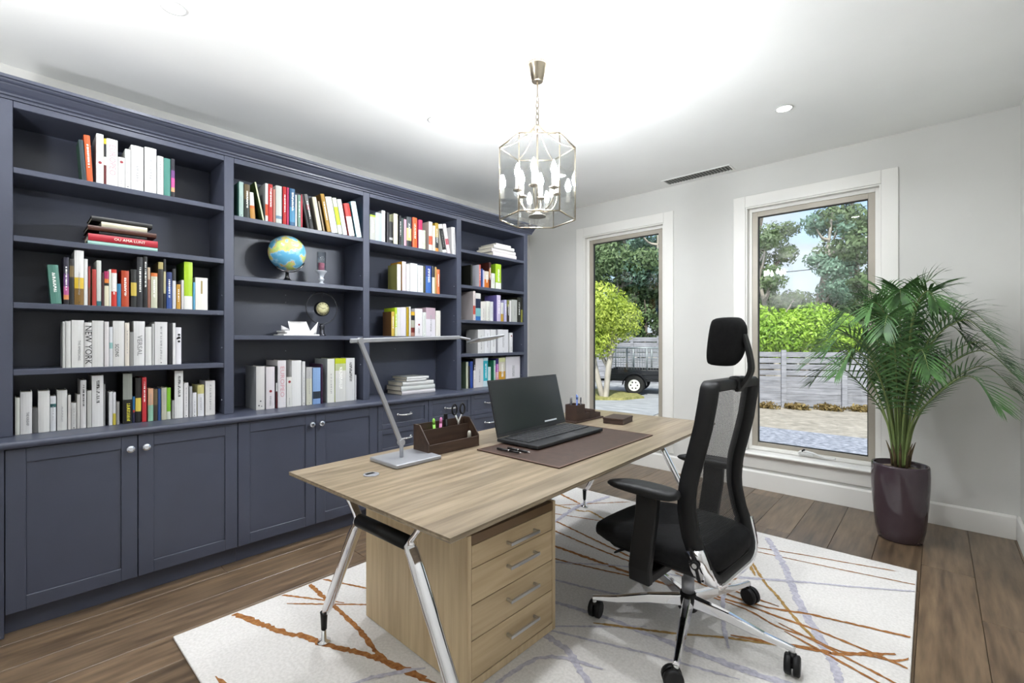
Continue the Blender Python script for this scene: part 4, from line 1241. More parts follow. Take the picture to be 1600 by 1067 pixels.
rr = random.Random(3)
for n, (k, w, pts) in enumerate(STROKES):
    pts = [Vector((x, y, 0)) for x, y in pts]
    pts[0] = pts[0] + (pts[0] - pts[1]).normalized() * .22
    pts[-1] = pts[-1] + (pts[-1] - pts[-2]).normalized() * .10
    path = smooth_path(pts, 5)
    # resample finely and fray the edges
    fine = []
    for i in range(len(path) - 1):
        ln = (path[i + 1] - path[i]).length; m_ = max(1, int(ln / .012))
        fine += [path[i].lerp(path[i + 1], j / m_) for j in range(m_)]
    fine.append(path[-1])
    N_ = len(fine); z = .0126 + .00004 * n
    vs_, fs = [], []
    for i, p_ in enumerate(fine):
        t = (fine[min(i + 1, N_ - 1)] - fine[max(i - 1, 0)]).normalized(); u = Vector((-t.y, t.x, 0))
        tap = min(1, (i + 1) / 6, (N_ - i) / 6)
        for s_ in (-1, 1):
            ww = w / 2 * (.5 + .7 * rr.random()) * max(tap, .5)
            v_ = p_ + u * s_ * ww
            vs_.append((min(max(v_.x, -2.322), -.078), min(max(v_.y, .505), 3.19), z))
        if i: fs.append((2*i - 2, 2*i - 1, 2*i + 1, 2*i))
    MB().add(vs_, fs).build('streak', SM[k], rg, fix=False)

# ------------------------------------------------------------------ office chair (local: +x is where it faces, +y its left)
ch = empty('office_chair', (-.785, 1.970, .0146), R(176), label='black ergonomic office chair with headrest, mesh back and chrome star base', cat='chair')
def LB(name, mbx, m_, par=ch, **kw): return mbx.build(name, m_, par, local=True, **kw)
# star base
hub = MB().lathe([(.036, .075), (.040, .080), (.040, .125), (.034, .135), (.030, .150)], (0, 0, 0), 28); LB('base_hub', hub, black_plastic)
LB('gas_lift', MB().lathe([(.026, .150), (.026, .205), (.019, .207), (.019, .285)], (0, 0, 0), 24), silver_paint)
caster_mesh = None
for i in range(5):
    a = R(286 - 176 + 72 * i)
    d = Vector((math.cos(a), math.sin(a), 0)); s_ = Vector((-d.y, d.x, 0))
    path = [d * .030 + Vector((0, 0, .118)), d * .17 + Vector((0, 0, .112)), d * .30 + Vector((0, 0, .094)), d * .405 + Vector((0, 0, .090))]
    ww = [.026, .022, .018, .013]; hh = [.042, .034, .024, .016]
    lg = MB(); vs_, fs = [], []
    for j, p_ in enumerate(path):
        for (u, v_) in ((-1, -1), (1, -1), (.55, 1), (-.55, 1)): vs_.append(p_ + s_ * u * ww[j] + Vector((0, 0, v_ * hh[j] / 2)))
    for j in range(3):
        for k in range(4): fs.append((j*4 + k, j*4 + (k+1) % 4, (j+1)*4 + (k+1) % 4, (j+1)*4 + k))
    fs += [(3, 2, 1, 0), (12, 13, 14, 15)]
    leg = LB('base_leg', lg.add(vs_, fs), chrome, bevel=.005, seg=3)
    c = d * .395
    sw = R(40 + 61 * i); cd_ = Vector((math.cos(sw), math.sin(sw), 0)); cs = Vector((-cd_.y, cd_.x, 0))
    LB('caster_stem', MB().tube([c + Vector((0, 0, .094)), c + Vector((0, 0, .060))], .009, 10), white_plastic, leg)
    wc = c + cd_ * .012 + Vector((0, 0, .0362))
    ca = MB()
    ca.tube([wc - cs * .026, wc - cs * .022, wc - cs * .006, wc - cs * .004], [.030, .036, .036, .034], 20)
    ca.tube([wc + cs * .004, wc + cs * .006, wc + cs * .022, wc + cs * .026], [.034, .036, .036, .030], 20)
    ca.tube([wc - cs * .005, wc + cs * .005], .014, 12)
    ca.tube([c + Vector((0, 0, .074)), wc + Vector((0, 0, .006))], [.014, .012], 10)
    LB('caster', ca, black_plastic, leg)
# mechanism and levers
LB('tilt_mechanism', MB().prism([(-.11, 0, .285), (.10, 0, .285), (.15, 0, .335), (.15, 0, .368), (-.13, 0, .368), (-.15, 0, .33)], (0, -.075, 0), (0, .075, 0)), black_plastic, bevel=.012, seg=3)
LB('lever', MB().prism([(0, -.014, -.006), (0, .014, -.006), (0, .014, .006), (0, -.014, .006)], (.13, .10, .352), (.215, .225, .318)), black_plastic, bevel=.004)
LB('lever', MB().tube([(.06, .08, .345), (.085, .20, .315), (.10, .235, .298)], [.008, .011, .016], 10), black_plastic)
# seat
sp = [(-.20, .18), (-.21, .10), (-.21, -.10), (-.20, -.18), (-.12, -.232), (.10, -.25), (.29, -.235), (.365, -.18), (.375, 0), (.365, .18), (.29, .235), (.10, .25), (-.12, .232)]
seat = MB(); nS = len(sp); vs_, fs = [], []
lay = [(.86, .338), (.98, .348), (1.03, .385), (1.02, .420), (.92, .440), (.5, .439), (.02, .436)]
for f_, z in lay:
    for x, y in sp:
        zz = z - (.035 * max(0, (x - .23) / .14) ** 1.6 if z > .37 else .0)
        vs_.append((x * f_ + .03 * (1 - f_), y * f_, zz))
for j in range(len(lay) - 1):
    for k in range(nS): fs.append((j*nS + k, j*nS + (k+1) % nS, (j+1)*nS + (k+1) % nS, (j+1)*nS + k))
fs += [tuple(reversed(range(nS))), tuple((len(lay) - 1) * nS + k for k in range(nS))]
LB('seat_cushion', seat.add(vs_, fs, 0, True), black_fabric, subsurf=1)
LB('seat_pan', MB().prism([(-.19, 0, .318), (.24, 0, .322), (.28, 0, .340), (-.2, 0, .345)], (0, -.20, 0), (0, .20, 0)), black_plastic, bevel=.01)
# arms
for s_ in (-1, 1):
    ay = s_ * .300
    ap = MB().sweep([Vector((x, 0, z)) for x, z in ((.055, .272), (.050, .335), (.035, .45), (.02, .55), (.015, .632))], [(-.046, -.016), (.046, -.016), (.046, .016), (-.046, .016)],
                    lambda i: (Vector((1, 0, 0)), Vector((0, 1, 0))))
    ap.v = [(x, y + ay * (1.0 if z > .33 else .96), z) for x, y, z in ap.v]
    post = LB('arm_post', ap, black_plastic, bevel=.008, seg=3)
    LB('arm_bracket', MB().prism([(.098, 0, .274), (.012, 0, .274), (.012, 0, .315), (.098, 0, .315)], (0, s_ * .08, 0), (0, s_ * .300, 0)), black_plastic, post, bevel=.008)
    pp = [(.20, .014), (.172, .044), (.08, .054), (-.06, .052), (-.105, .040), (-.118, 0), (-.105, -.040), (-.06, -.052), (.08, -.054), (.172, -.044), (.20, -.014)]
    vs_, fs = [], []; n_ = len(pp)
    pl_ = [(.84, .630), (1, .640), (1, .657), (.93, .669), (.4, .671)]
    for f_, z in pl_:
        for x, y in pp: vs_.append(((x - .04) * f_ + .04 + .0, ay + y * f_, z - .012 * max(0, (x - .1) / .09) * (z > .65)))
    for j in range(len(pl_) - 1):
        for k in range(n_): fs.append((j*n_ + k, j*n_ + (k+1) % n_, (j+1)*n_ + (k+1) % n_, (j+1)*n_ + k))
    fs += [tuple(reversed(range(n_))), tuple((len(pl_) - 1)*n_ + k for k in range(n_))]
    LB('arm_pad', MB().add(vs_, fs, 0, True), black_plastic, subsurf=1)
# back loop
PROF = [(.27, -.178), (.34, -.172), (.42, -.150), (.50, -.122), (.60, -.104), (.70, -.112), (.80, -.138), (.90, -.162), (1.0, -.178), (1.10, -.190)]
def backx(z):
    for (z0, x0), (z1, x1) in zip(PROF, PROF[1:]):
        if z <= z1: return x0 + (x1 - x0) * (z - z0) / (z1 - z0)
    return PROF[-1][1]
def halfw(z): return .225 + .018 * math.sin(min(max((z - .25) / .5, 0), 1) * math.pi) - .010 * max(0, (z - .8) / .3)
zt, zb = 1.075, .300
loop = []
rt_, rb_ = .035, .10
wt2, wb2 = halfw(zt), halfw(zb)
for a in range(0, 91, 15): loop.append((wt2 - rt_ + rt_ * math.sin(R(a)), zt - rt_ + rt_ * math.cos(R(a))))
for i in range(1, 14):
    z = (zt - rt_) + (zb + rb_ - zt + rt_) * i / 14
    loop.append((halfw(z), z))
for a in range(90, 181, 15): loop.append((wb2 - rb_ + rb_ * math.sin(R(a)), zb + rb_ + rb_ * math.cos(R(a))))
half = loop[:]
full = [(y, z) for y, z in half] + [(-y, z) for y, z in reversed(half)]
path = [Vector((backx(z), y, z)) for y, z in full]
nP = len(path)
def fr_back(i):
    t = (path[(i + 1) % nP] - path[i - 1]).normalized()
    X_ = Vector((1, 0, 0)); n_ = X_.cross(t); n_.normalize()
    # inward normal in the loop plane
    c_ = Vector((path[i].x, 0, .68)) - path[i]
    if n_.dot(c_) < 0: n_ = -n_
    b_ = t.cross(n_).normalized()
    if b_.x < 0: b_ = -b_
    return n_, b_
LB('back_frame', MB().sweep(path, [(0, -.022), (.010, -.032), (.038, -.024), (.044, -.004), (.036, .012), (.010, .036), (0, .034)], fr_back, closed=True, smooth=True), black_plastic)
# mesh
mesh_m = bpy.data.materials.new('chair_mesh'); mesh_m.use_nodes = True
N, L, b = nodes(mesh_m); b.inputs['Base Color'].default_value = (*hexlin('1c1c1e'), 1); b.inputs['Roughness'].default_value = .7
tc = N.new('ShaderNodeTexCoord'); sx_ = N.new('ShaderNodeSeparateXYZ'); L.new(tc.outputs['Object'], sx_.inputs[0])
acc = None
for ax, per in (('Y', .0042), ('Z', .0056)):
    m1 = N.new('ShaderNodeMath'); m1.operation = 'MULTIPLY'; m1.inputs[1].default_value = 2 * math.pi / per
    m2 = N.new('ShaderNodeMath'); m2.operation = 'SINE'; m3 = N.new('ShaderNodeMath'); m3.operation = 'GREATER_THAN'; m3.inputs[1].default_value = .45
    L.new(sx_.outputs[ax], m1.inputs[0]); L.new(m1.outputs[0], m2.inputs[0]); L.new(m2.outputs[0], m3.inputs[0])
    if acc is None: acc = m3
    else:
        mm = N.new('ShaderNodeMath'); mm.operation = 'MAXIMUM'; L.new(acc.outputs[0], mm.inputs[0]); L.new(m3.outputs[0], mm.inputs[1]); acc = mm
tr = N.new('ShaderNodeBsdfTransparent'); mx = N.new('ShaderNodeMixShader'); out = N['Material Output']
L.new(acc.outputs[0], mx.inputs['Fac']); L.new(tr.outputs[0], mx.inputs[1]); L.new(b.outputs[0], mx.inputs[2]); L.new(mx.outputs[0], out.inputs['Surface'])
rows = []
zz = [.44 + (1.04 - .44) * i / 24 for i in range(25)]
vs_, fs = [], []
for i, z in enumerate(zz):
    hw = halfw(z) - .036
    for j in range(9):
        y = -hw + 2 * hw * j / 8
        vs_.append((backx(z) + .002 - .012 * (1 - (y / hw) ** 2), y, z))
for i in range(24):
    for j in range(8): fs.append((i*9 + j, i*9 + j + 1, (i+1)*9 + j + 1, (i+1)*9 + j))
LB('mesh_panel', MB().add(vs_, fs, 0, True), mesh_m, fix=False)
# chrome lower bracket hugging the loop
low = [(y, z) for y, z in full if z < .47]
# order along the loop from left side down and up the right
idx = [i for i in range(nP) if full[i][1] < .47]
cp = [path[i] for i in idx]
def fr_low(k): return fr_back(idx[k])
br = LB('back_bracket', MB().sweep(cp, [(.012, -.033), (-.008, -.036), (-.012, .0), (-.008, .040), (.010, .040)], fr_low, smooth=True), chrome)
for s_ in (1, -1):
    y = s_ * (halfw(.40) + .0115)
    pts = [(backx(z) + .006, y + s_ * .002, z) for z in (.34, .38, .42, .455)]
    LB('slot', MB().sweep([Vector(p_) for p_ in pts], [(-.006, -.002), (.006, -.002), (.006, .002), (-.006, .002)], lambda i: (Vector((1, 0, 0)), Vector((0, 1, 0)))), black_plastic, br)
    kz = .398
    kn = LB('tension_knob', MB().tube([(backx(kz) + .006, y, kz), (backx(kz) + .006, y + s_ * .010, kz)], .016, 18), black_plastic, br)
    LB('knob_cap', MB().tube([(backx(kz) + .006, y + s_ * .0102, kz), (backx(kz) + .006, y + s_ * .012, kz)], .009, 14), steel, br)
LB('back_mount', MB().prism([(0, -.05, -.018), (0, .05, -.018), (0, .05, .018), (0, -.05, .018)], (-.08, 0, .335), (-.185, 0, .315)), black_plastic, bevel=.006)
# headrest
vs_, fs = [], []
nz, ny = 9, 11
def head(y, z, k):
    u, v_ = y / .116, (z - 1.222) / .098
    e = (1 - min(1, abs(u) ** 4)) * (1 - min(1, abs(v_) ** 4))
    x = -.195 + .055 * (u * u) - .012 * v_
    return x + (.042 * e + .008 if k else -(.032 * e + .006))
for k in (0, 1):
    for i in range(nz):
        for j in range(ny):
            v_ = -1 + 2 * i / (nz - 1); u = -1 + 2 * j / (ny - 1)
            wv = 1 - .10 * (v_ < 0) * v_ * v_
            y, z = .116 * u * wv * (1 - .06 * v_ ** 4), 1.222 + .098 * v_ * (1 - .08 * u ** 4)
            vs_.append((head(.116 * u, 1.222 + .098 * v_, k), y, z))
n1 = nz * ny
for i in range(nz - 1):
    for j in range(ny - 1):
        a = i*ny + j
        fs.append((a, a + 1, a + ny + 1, a + ny)); fs.append((n1 + a, n1 + a + ny, n1 + a + ny + 1, n1 + a + 1))
bnd = [j for j in range(ny)] + [i*ny + ny - 1 for i in range(1, nz)] + [(nz-1)*ny + j for j in range(ny - 2, -1, -1)] + [i*ny for i in range(nz - 2, 0, -1)]
for q_ in range(len(bnd)):
    a, b_ = bnd[q_], bnd[(q_ + 1) % len(bnd)]
    fs.append((a, n1 + a, n1 + b_, b_))
LB('headrest_cushion', MB().add(vs_, fs, 0, True), black_fabric, subsurf=1)
ha = LB('headrest_arm', MB().sweep([Vector(p_) for p_ in smooth_path([(-.205, 0, 1.025), (-.240, 0, 1.075), (-.256, 0, 1.12), (-.246, 0, 1.19), (-.228, 0, 1.255)], 4)], [(-.008, -.020), (.008, -.020), (.008, .020), (-.008, .020)], lambda i: (Vector((1, 0, .25)).normalized(), Vector((0, 1, 0)))), black_plastic, bevel=.004)
LB('headrest_clamp', MB().obox((-.202, 0, 1.058), (.045, .062, .055)), black_plastic, ha, bevel=.010, seg=3)

# ------------------------------------------------------------------ palm in a tall pot
pcx, pcy = -.166, 3.765
pot_m = noise_mat('mauve_glaze', '3c3036', '44373d', scale=3, rough=.07, spec=.6)
pl = empty('potted_palm', (pcx, pcy, 0), label='leafy green palm in a tall glossy mauve pot', cat='plant')
pot = MB().lathe([(.100, .0008), (.108, .006), (.122, .08), (.134, .22), (.141, .34), (.142, .41), (.140, .46), (.137, .472), (.131, .472), (.128, .465), (.128, .43)], (pcx, pcy, 0), 44, sx=1.02, sy=.95)
pot.build('pot', pot_m, pl)
MB().lathe([(.129, .436), (.10, .444), (.001, .450)], (pcx, pcy, 0), 30, sx=1.02, sy=.92).build('soil', noise_mat('potting_soil', '6e5f4e', '8c7d6a', scale=60, rough=.95, bump=.8, bscale=120), pl)
palm1 = noise_mat('palm_leaf', '2e4c29', '557f44', scale=9, rough=.5, spec=.4, rand=.18)
stem_m = noise_mat('palm_stem', '5a6b3c', '74844c', scale=14, stretch=(1, 1, .3), rough=.5)
husk_m = noise_mat('palm_husk', '3d3320', '57492e', scale=20, rough=.8)
pr = random.Random(12)
hs_ = MB()
for k in range(9):
    a = k * 2.4; r_ = .012 + .034 * math.sqrt(k / 9)
    bx_, by_ = pcx + r_ * math.cos(a), pcy + r_ * math.sin(a)
    ox, oy = math.cos(a) * .028, math.sin(a) * .028
    MB().tube([(bx_, by_, .455), (bx_ + ox * .3, by_ + oy * .3, .53), (bx_ + ox * 1.2, by_ + oy * 1.2, .61)], [.018, .016, .003], 7, squash=(1, .5)).build('husk', husk_m, pl)
NF = 32
for k in range(NF):
    ring_ = k / (NF - 1)
    az = k * 2.39996 + pr.uniform(-.25, .25)
    ca, sa = math.cos(az), math.sin(az)
    reach = .16 + .36 * ring_ ** .8 + pr.uniform(-.03, .03)
    # keep clear of the walls
    tx, ty = pcx + ca * reach, pcy + sa * reach
    if tx > .30: reach *= max(.25, (.30 - pcx) / (ca * reach))
    if pcy + sa * reach > 4.10: reach *= max(.3, (4.10 - pcy) / (sa * reach))
    top = 1.56 - .50 * ring_ ** 1.3 + pr.uniform(-.05, .06)
    b0 = Vector((pcx + ca * .03, pcy + sa * .03, .46))
    p1 = Vector((pcx + ca * (.03 + .045 * ring_), pcy + sa * (.03 + .045 * ring_), .78 - .06 * ring_))
    p2 = Vector((pcx + ca * reach * .38, pcy + sa * reach * .38, top - .14))
    p3 = Vector((pcx + ca * reach * .78, pcy + sa * reach * .78, top + .02))
    p4 = Vector((pcx + ca * reach * 1.06, pcy + sa * reach * 1.06, top - .03 - .09 * ring_))
    path = smooth_path([b0, p1, p2, p3, p4], 8)
    fr = empty('frond', (pcx, pcy, 0), parent=pl); fr.location = (0, 0, 0); WORLD[fr.name] = Vector((pcx, pcy, 0))
    nn = len(path)
    MB().tube(path, [.0075 - .0062 * i / (nn - 1) for i in range(nn)], 6).build('stalk', stem_m, fr)
    lf = MB()
    start = 10.5
    cnt = 28
    for i in range(cnt):
        f_ = i / (cnt - 1)
        u = start + (nn - 1 - start) * f_
        i0 = min(int(u), nn - 2); p_ = path[i0].lerp(path[i0 + 1], u - i0)
        t = (path[i0 + 1] - path[i0]).normalized()
        side = t.cross(Vector((0, 0, 1)))
        side = side.normalized() if side.length > .05 else Vector((-sa, ca, 0))
        upv = side.cross(t).normalized()
        ll = .215 * (math.sin(math.pi * (.12 + .80 * f_)) ** .75) * pr.uniform(.88, 1.12)
        for s_ in (-1, 1):
            dirv = (side * s_ * (1 - .55 * f_) + t * (.45 + .75 * f_) + upv * .42).normalized()
            drop = Vector((0, 0, -1))
            pts = []
            for q_ in (0, .3, .65, 1.0):
                pts.append(p_ + dirv * ll * q_ + drop * ll * .30 * q_ * q_)
            wv = dirv.cross(upv).normalized() * .0050
            vs_ = []
            for q_, w_ in zip(pts, (.35, 1.0, .8, .06)): vs_ += [q_ - wv * w_, q_ + wv * w_]
            # keep leaflets inside the room
            vs_ = [Vector((min(v_.x, XR - .012), min(v_.y, YW - .02), v_.z)) for v_ in vs_]
            lf.add(vs_, [(0, 1, 3, 2), (2, 3, 5, 4), (4, 5, 7, 6)], 0, True)
    lf.build('leaflets', palm1, fr, fix=False)['kind'] = 'stuff'

# ------------------------------------------------------------------ lantern pendant
lc = Vector((-1.553, 1.886, 0))
chain_m = mat('aged_nickel', (.24, .21, .17), .4, 1.0)
pn = empty('lantern_pendant', (lc.x, lc.y, ZC), label='hexagonal glass lantern pendant with candle bulbs', cat='pendant light')
def at(r, a, z): return Vector((lc.x + r * math.cos(a), lc.y + r * math.sin(a), z))
MB().lathe([(.026, -.092), (.030, -.090), (.044, -.030), (.056, -.012), (.058, -.0006)], (lc.x, lc.y, ZC), 32).build('canopy', nickel, pn)
MB().tube([(lc.x, lc.y, ZC - .092), (lc.x, lc.y, ZC - .165)], .005, 10).build('rod', chain_m, pn)
zt_, zb_ = 2.262, 1.880
z = ZC - .168
for k in range(5):
    A_ = (1, 0, 0) if k % 2 else (0, 1, 0)
    cz_ = z - .016
    MB().tube([Vector((lc.x, lc.y, cz_)) + Vector(A_) * .009 * math.cos(R(a)) + Vector((0, 0, 1)) * .020 * math.sin(R(a)) for a in range(0, 360, 24)], .0032, 6, closed=True).build('chain_link', chain_m, pn)
    z -= .030
MB().tube([Vector((lc.x, lc.y, 2.362)) + Vector((.022 * math.cos(R(a)), .022 * math.sin(R(a)), 0)) for a in range(0, 360, 20)], .004, 8, closed=True).build('crown_ring', nickel, pn)
MB().tube([Vector((lc.x, lc.y, 2.362)) + Vector((math.cos(YAW) * .018 * math.cos(R(a)), -math.sin(YAW) * .018 * math.cos(R(a)), .002 + .020 * math.sin(R(a)))) for a in range(0, 181, 20)], .003, 8).build('hook', nickel, pn)
RR = .200
angs = [-YAW * 1 + k * math.pi / 3 for k in range(6)]
pane_l = glass_mat('lantern_glass', (.93, .94, .94), 0.03, 1.5, 2.6)
for k in range(6):
    a0_, a1_ = angs[k], angs[(k + 1) % 6]
    for z_, nm in ((zt_, 'top_rail'), (zb_, 'bottom_rail')):
        MB().tube([at(RR, a0_, z_), at(RR, a1_, z_)], .0042, 6).build(nm, nickel, pn)
    MB().tube([at(RR, a0_, zb_), at(RR, a0_, zt_)], .0032, 6).build('corner_bar', nickel, pn)
    g = MB(); ri, ro = RR - .0035, RR - .0065
    g.add([at(ro, a0_, zb_ + .004), at(ro, a1_, zb_ + .004), at(ro, a1_, zt_ - .004), at(ro, a0_, zt_ - .004), at(ri, a0_, zb_ + .004), at(ri, a1_, zb_ + .004), at(ri, a1_, zt_ - .004), at(ri, a0_, zt_ - .004)],
          [(0, 1, 2, 3), (7, 6, 5, 4), (0, 1, 5, 4), (1, 2, 6, 5), (2, 3, 7, 6), (3, 0, 4, 7)])
    g.build('pane', pane_l, pn)
    MB().tube(smooth_path([at(RR, a0_, zt_), at(RR * .66, a0_, zt_ + .018), at(RR * .32, a0_, zt_ + .062), at(.024, a0_, 2.362)], 5), .0032, 6).build('strap', nickel, pn)
MB().tube([(lc.x, lc.y, 2.362), (lc.x, lc.y, 1.93)], .005, 10).build('centre_rod', nickel, pn)
MB().lathe([(.046, 1.896), (.046, 1.900), (.030, 1.906), (.012, 1.918), (.010, 1.935)], (lc.x, lc.y, 0), 28).build('base_plate', mat('grey_metal', '8a877f', .35, .6), pn)
bulb_m = mat('bulb_glow', 'ffffff', .3, emit=(.93, .96, 1.0), estr=BULB_RAD)
for k in range(6):
    a = angs[k] + .30
    arm = MB().tube(smooth_path([at(.008, a, 1.935), at(.045, a, 1.925), at(.085, a, 1.945), at(.108, a, 1.985), at(.110, a, 2.020)], 5), .0035, 8).build('candle_arm', nickel, pn)
    MB().lathe([(.010, 2.018), (.024, 2.024), (.025, 2.028), (.012, 2.030)], at(.110, a, 0), 20).build('drip_cup', nickel, arm)
    MB().lathe([(.0105, 2.030), (.0105, 2.092)], at(.110, a, 0), 16).build('candle_sleeve', mat('candle_sleeve', 'efe9dc', .5), arm)
    MB().lathe([(.006, 2.0925), (.012, 2.104), (.0155, 2.118), (.014, 2.134), (.008, 2.152), (.0025, 2.166)], at(.110, a, 0), 16).build('bulb', bulb_m, arm)

# ------------------------------------------------------------------ unseen uplighter added by the near wall to brighten the ceiling
ux, uy = -1.90, -.45
fl_ = empty('fill_uplighter', (ux, uy, 0), label='added steel uplighter by the near wall, unseen fill for the ceiling', cat='lamp')
MB().lathe([(.135, .0006), (.135, .012), (.120, .020), (.020, .026)], (ux, uy, 0), 32).build('base', steel, fl_)
MB().tube([(ux, uy, .024), (ux, uy, 1.70)], .012, 14).build('pole', steel, fl_)
MB().lathe([(.014, 1.695), (.05, 1.702), (.105, 1.735), (.150, 1.79), (.146, 1.79), (.102, 1.739), (.05, 1.708), (.002, 1.706)], (ux, uy, 0), 36).build('bowl_shade', steel, fl_)
MB().lathe([(.10, 1.778), (.10, 1.783), (.001, 1.784)], (ux, uy, 0), 28).build('lens', mat('fill_uplight_lens', 'ffffff', .4, emit=(.95, .97, 1.0), estr=20.0), fl_)
ld = bpy.data.lights.new('fill_uplight_lamp', 'AREA'); ld.shape = 'DISK'; ld.size = .14; ld.energy = FILL_UPLIGHT_W; ld.color = (.95, .97, 1.0)
lo_ = bpy.data.objects.new('fill_uplight_lamp', ld); COL.objects.link(lo_); lo_.parent = fl_; lo_.location = (0, 0, 1.789); lo_.rotation_euler = (math.pi, 0, 0)

# ------------------------------------------------------------------ outside
GZ = -.28
gravel = noise_mat('gravel', '77736b', 'a8a298', scale=7, rough=.95, detail=10, lo=.25, hi=.75, bump=.8, bscale=30)
setp(MB().box(-40, YW + .3, GZ - .2, 30, 60, GZ).build('ground', gravel), 'pale gravel and dirt yard outside', 'ground', kind='structure')
asph = noise_mat('driveway', '7c8085', 'a0a3a8', scale=2.2, stretch=(1, 3, 1), rough=.8, detail=8, lo=.3, hi=.7)
setp(MB().add([(-30, 4.6, GZ), (-3.6, 4.6, GZ), (-4.2, 9.0, GZ), (-4.2, 16.5, GZ), (-12, 16.5, GZ), (-30, 12, GZ), (-30, 4.6, GZ + .02), (-3.6, 4.6, GZ + .02), (-4.2, 9.0, GZ + .02), (-4.2, 16.5, GZ + .02), (-12, 16.5, GZ + .02), (-30, 12, GZ + .02)],
     [(6, 7, 8, 9, 10, 11), (0, 1, 7, 6), (1, 2, 8, 7), (2, 3, 9, 8), (3, 4, 10, 9), (4, 5, 11, 10), (5, 0, 6, 11)]).build('driveway', asph), 'pale asphalt driveway outside the left window', 'driveway', kind='structure')
blue_gravel = noise_mat('blue_metal_gravel', '5d6470', 'a3a7b4', scale=14, rough=.9, detail=8, lo=.3, hi=.7, bump=.8, bscale=40)
setp(MB().box(-3.4, YW + .4, GZ + .0005, 2.0, 8.9, GZ + .012).build('gravel_bed', blue_gravel), 'bluish crushed gravel strip below the right window', 'gravel', kind='structure')

def leaves(name, blobs, n, size, m_, parent, seed, flat=.5, asp=.45):
    """one mesh of n single leaves scattered through ellipsoid clumps"""
    g = np.random.default_rng(seed)
    w = np.array([b[1][0] * b[1][1] * b[1][2] for b in blobs]) ** .8; w = w / w.sum()
    idx = g.choice(len(blobs), n, p=w)
    C_ = np.array([b[0] for b in blobs])[idx]; Rr = np.array([b[1] for b in blobs])[idx]
    d = g.normal(size=(n, 3)); d /= np.linalg.norm(d, axis=1, keepdims=True)
    rad = g.random((n, 1)) ** .6
    p = C_ + d * Rr * rad
    nr = d + g.normal(size=(n, 3)) * flat; nr /= np.linalg.norm(nr, axis=1, keepdims=True)
    t = np.cross(nr, g.normal(size=(n, 3))); t /= np.linalg.norm(t, axis=1, keepdims=True)
    b_ = np.cross(nr, t)
    s_ = size * (.6 + .8 * g.random((n, 1)))
    V = np.stack([p - t * s_, p + b_ * s_ * asp, p + t * s_, p - b_ * s_ * asp], 1).reshape(-1, 3)
    off = np.array(WORLD[parent.name]); V = V - off
    me = bpy.data.meshes.new(name)
    me.vertices.add(4 * n); me.vertices.foreach_set('co', V.ravel().astype(np.float32))
    me.loops.add(4 * n); me.loops.foreach_set('vertex_index', np.arange(4 * n, dtype=np.int32))
    me.polygons.add(n); me.polygons.foreach_set('loop_start', np.arange(0, 4 * n, 4, dtype=np.int32)); me.polygons.foreach_set('loop_total', np.full(n, 4, dtype=np.int32))
    me.materials.append(m_); me.update(); me.validate()
    o = bpy.data.objects.new(name, me); COL.objects.link(o); o.parent = parent; o['kind'] = 'stuff'
    return o

bark_pale = noise_mat('pale_bark', '86817a', 'b0aba1', scale=9, stretch=(1, 1, .3), rough=.9, lo=.3, hi=.7)
bark_dark = noise_mat('dark_bark', '4a443c', '6e675c', scale=9, stretch=(1, 1, .3), rough=.9, lo=.3, hi=.7)
lf_yg = leaf_mat('leaf_yellow_green', '93ab3c', 'c6d268')
lf_hedge = leaf_mat('leaf_hedge', '6f9c30', 'b4d456')
lf_euc = leaf_mat('leaf_eucalypt', '48603f', '7d9468')
lf_dk = leaf_mat('leaf_dark', '35492e', '5b7448')
lf_bl = leaf_mat('leaf_blue_green', '567a68', '8fae98')

def tree(name, x, y, h, spread, seed, label, bark, lm, n, size, lean=0.0, base=None, low=.35, group='trees beyond the windows', dens=14):
    g = random.Random(seed)
    t = empty(name, (x, y, GZ), label=label, cat='tree', group=group)
    tr_ = MB()
    r0 = .045 * h ** .62 if base is None else base
    trunk = smooth_path([(x, y, GZ), (x + lean * .3 + g.uniform(-.1, .1), y, GZ + h * .3), (x + lean * .6 + g.uniform(-.2, .2), y + g.uniform(-.2, .2), GZ + h * .6), (x + lean, y, GZ + h * .92)], 4)
    tr_.tube(trunk, [r0 * (1 - .8 * i / (len(trunk) - 1)) for i in range(len(trunk))], 8, cap=False)
    tr_.build('trunk', bark, t)
    blobs = []
    for k in range(dens):
        f_ = low + (1 - low) * (k + g.random()) / dens
        i0 = min(int(f_ * .92 * (len(trunk) - 1)), len(trunk) - 1)
        s0 = trunk[i0]
        a = g.uniform(0, 2 * math.pi); rr_ = spread * g.uniform(.35, 1.0) * (1 - .35 * f_)
        e = s0 + Vector((math.cos(a) * rr_, math.sin(a) * rr_, h * g.uniform(.05, .20)))
        MB().tube(smooth_path([s0, s0.lerp(e, .5) + Vector((0, 0, -.03 * h)), e], 3), [r0 * .42, r0 * .38, r0 * .34, r0 * .28, r0 * .22, r0 * .15, r0 * .08], 6, cap=False).build('branch', bark, t)
        q = spread * g.uniform(.28, .5)
        blobs.append((tuple(e), (q, q, q * g.uniform(.6, .9))))
    leaves('foliage', blobs, n, size, lm, t, seed)
    return t

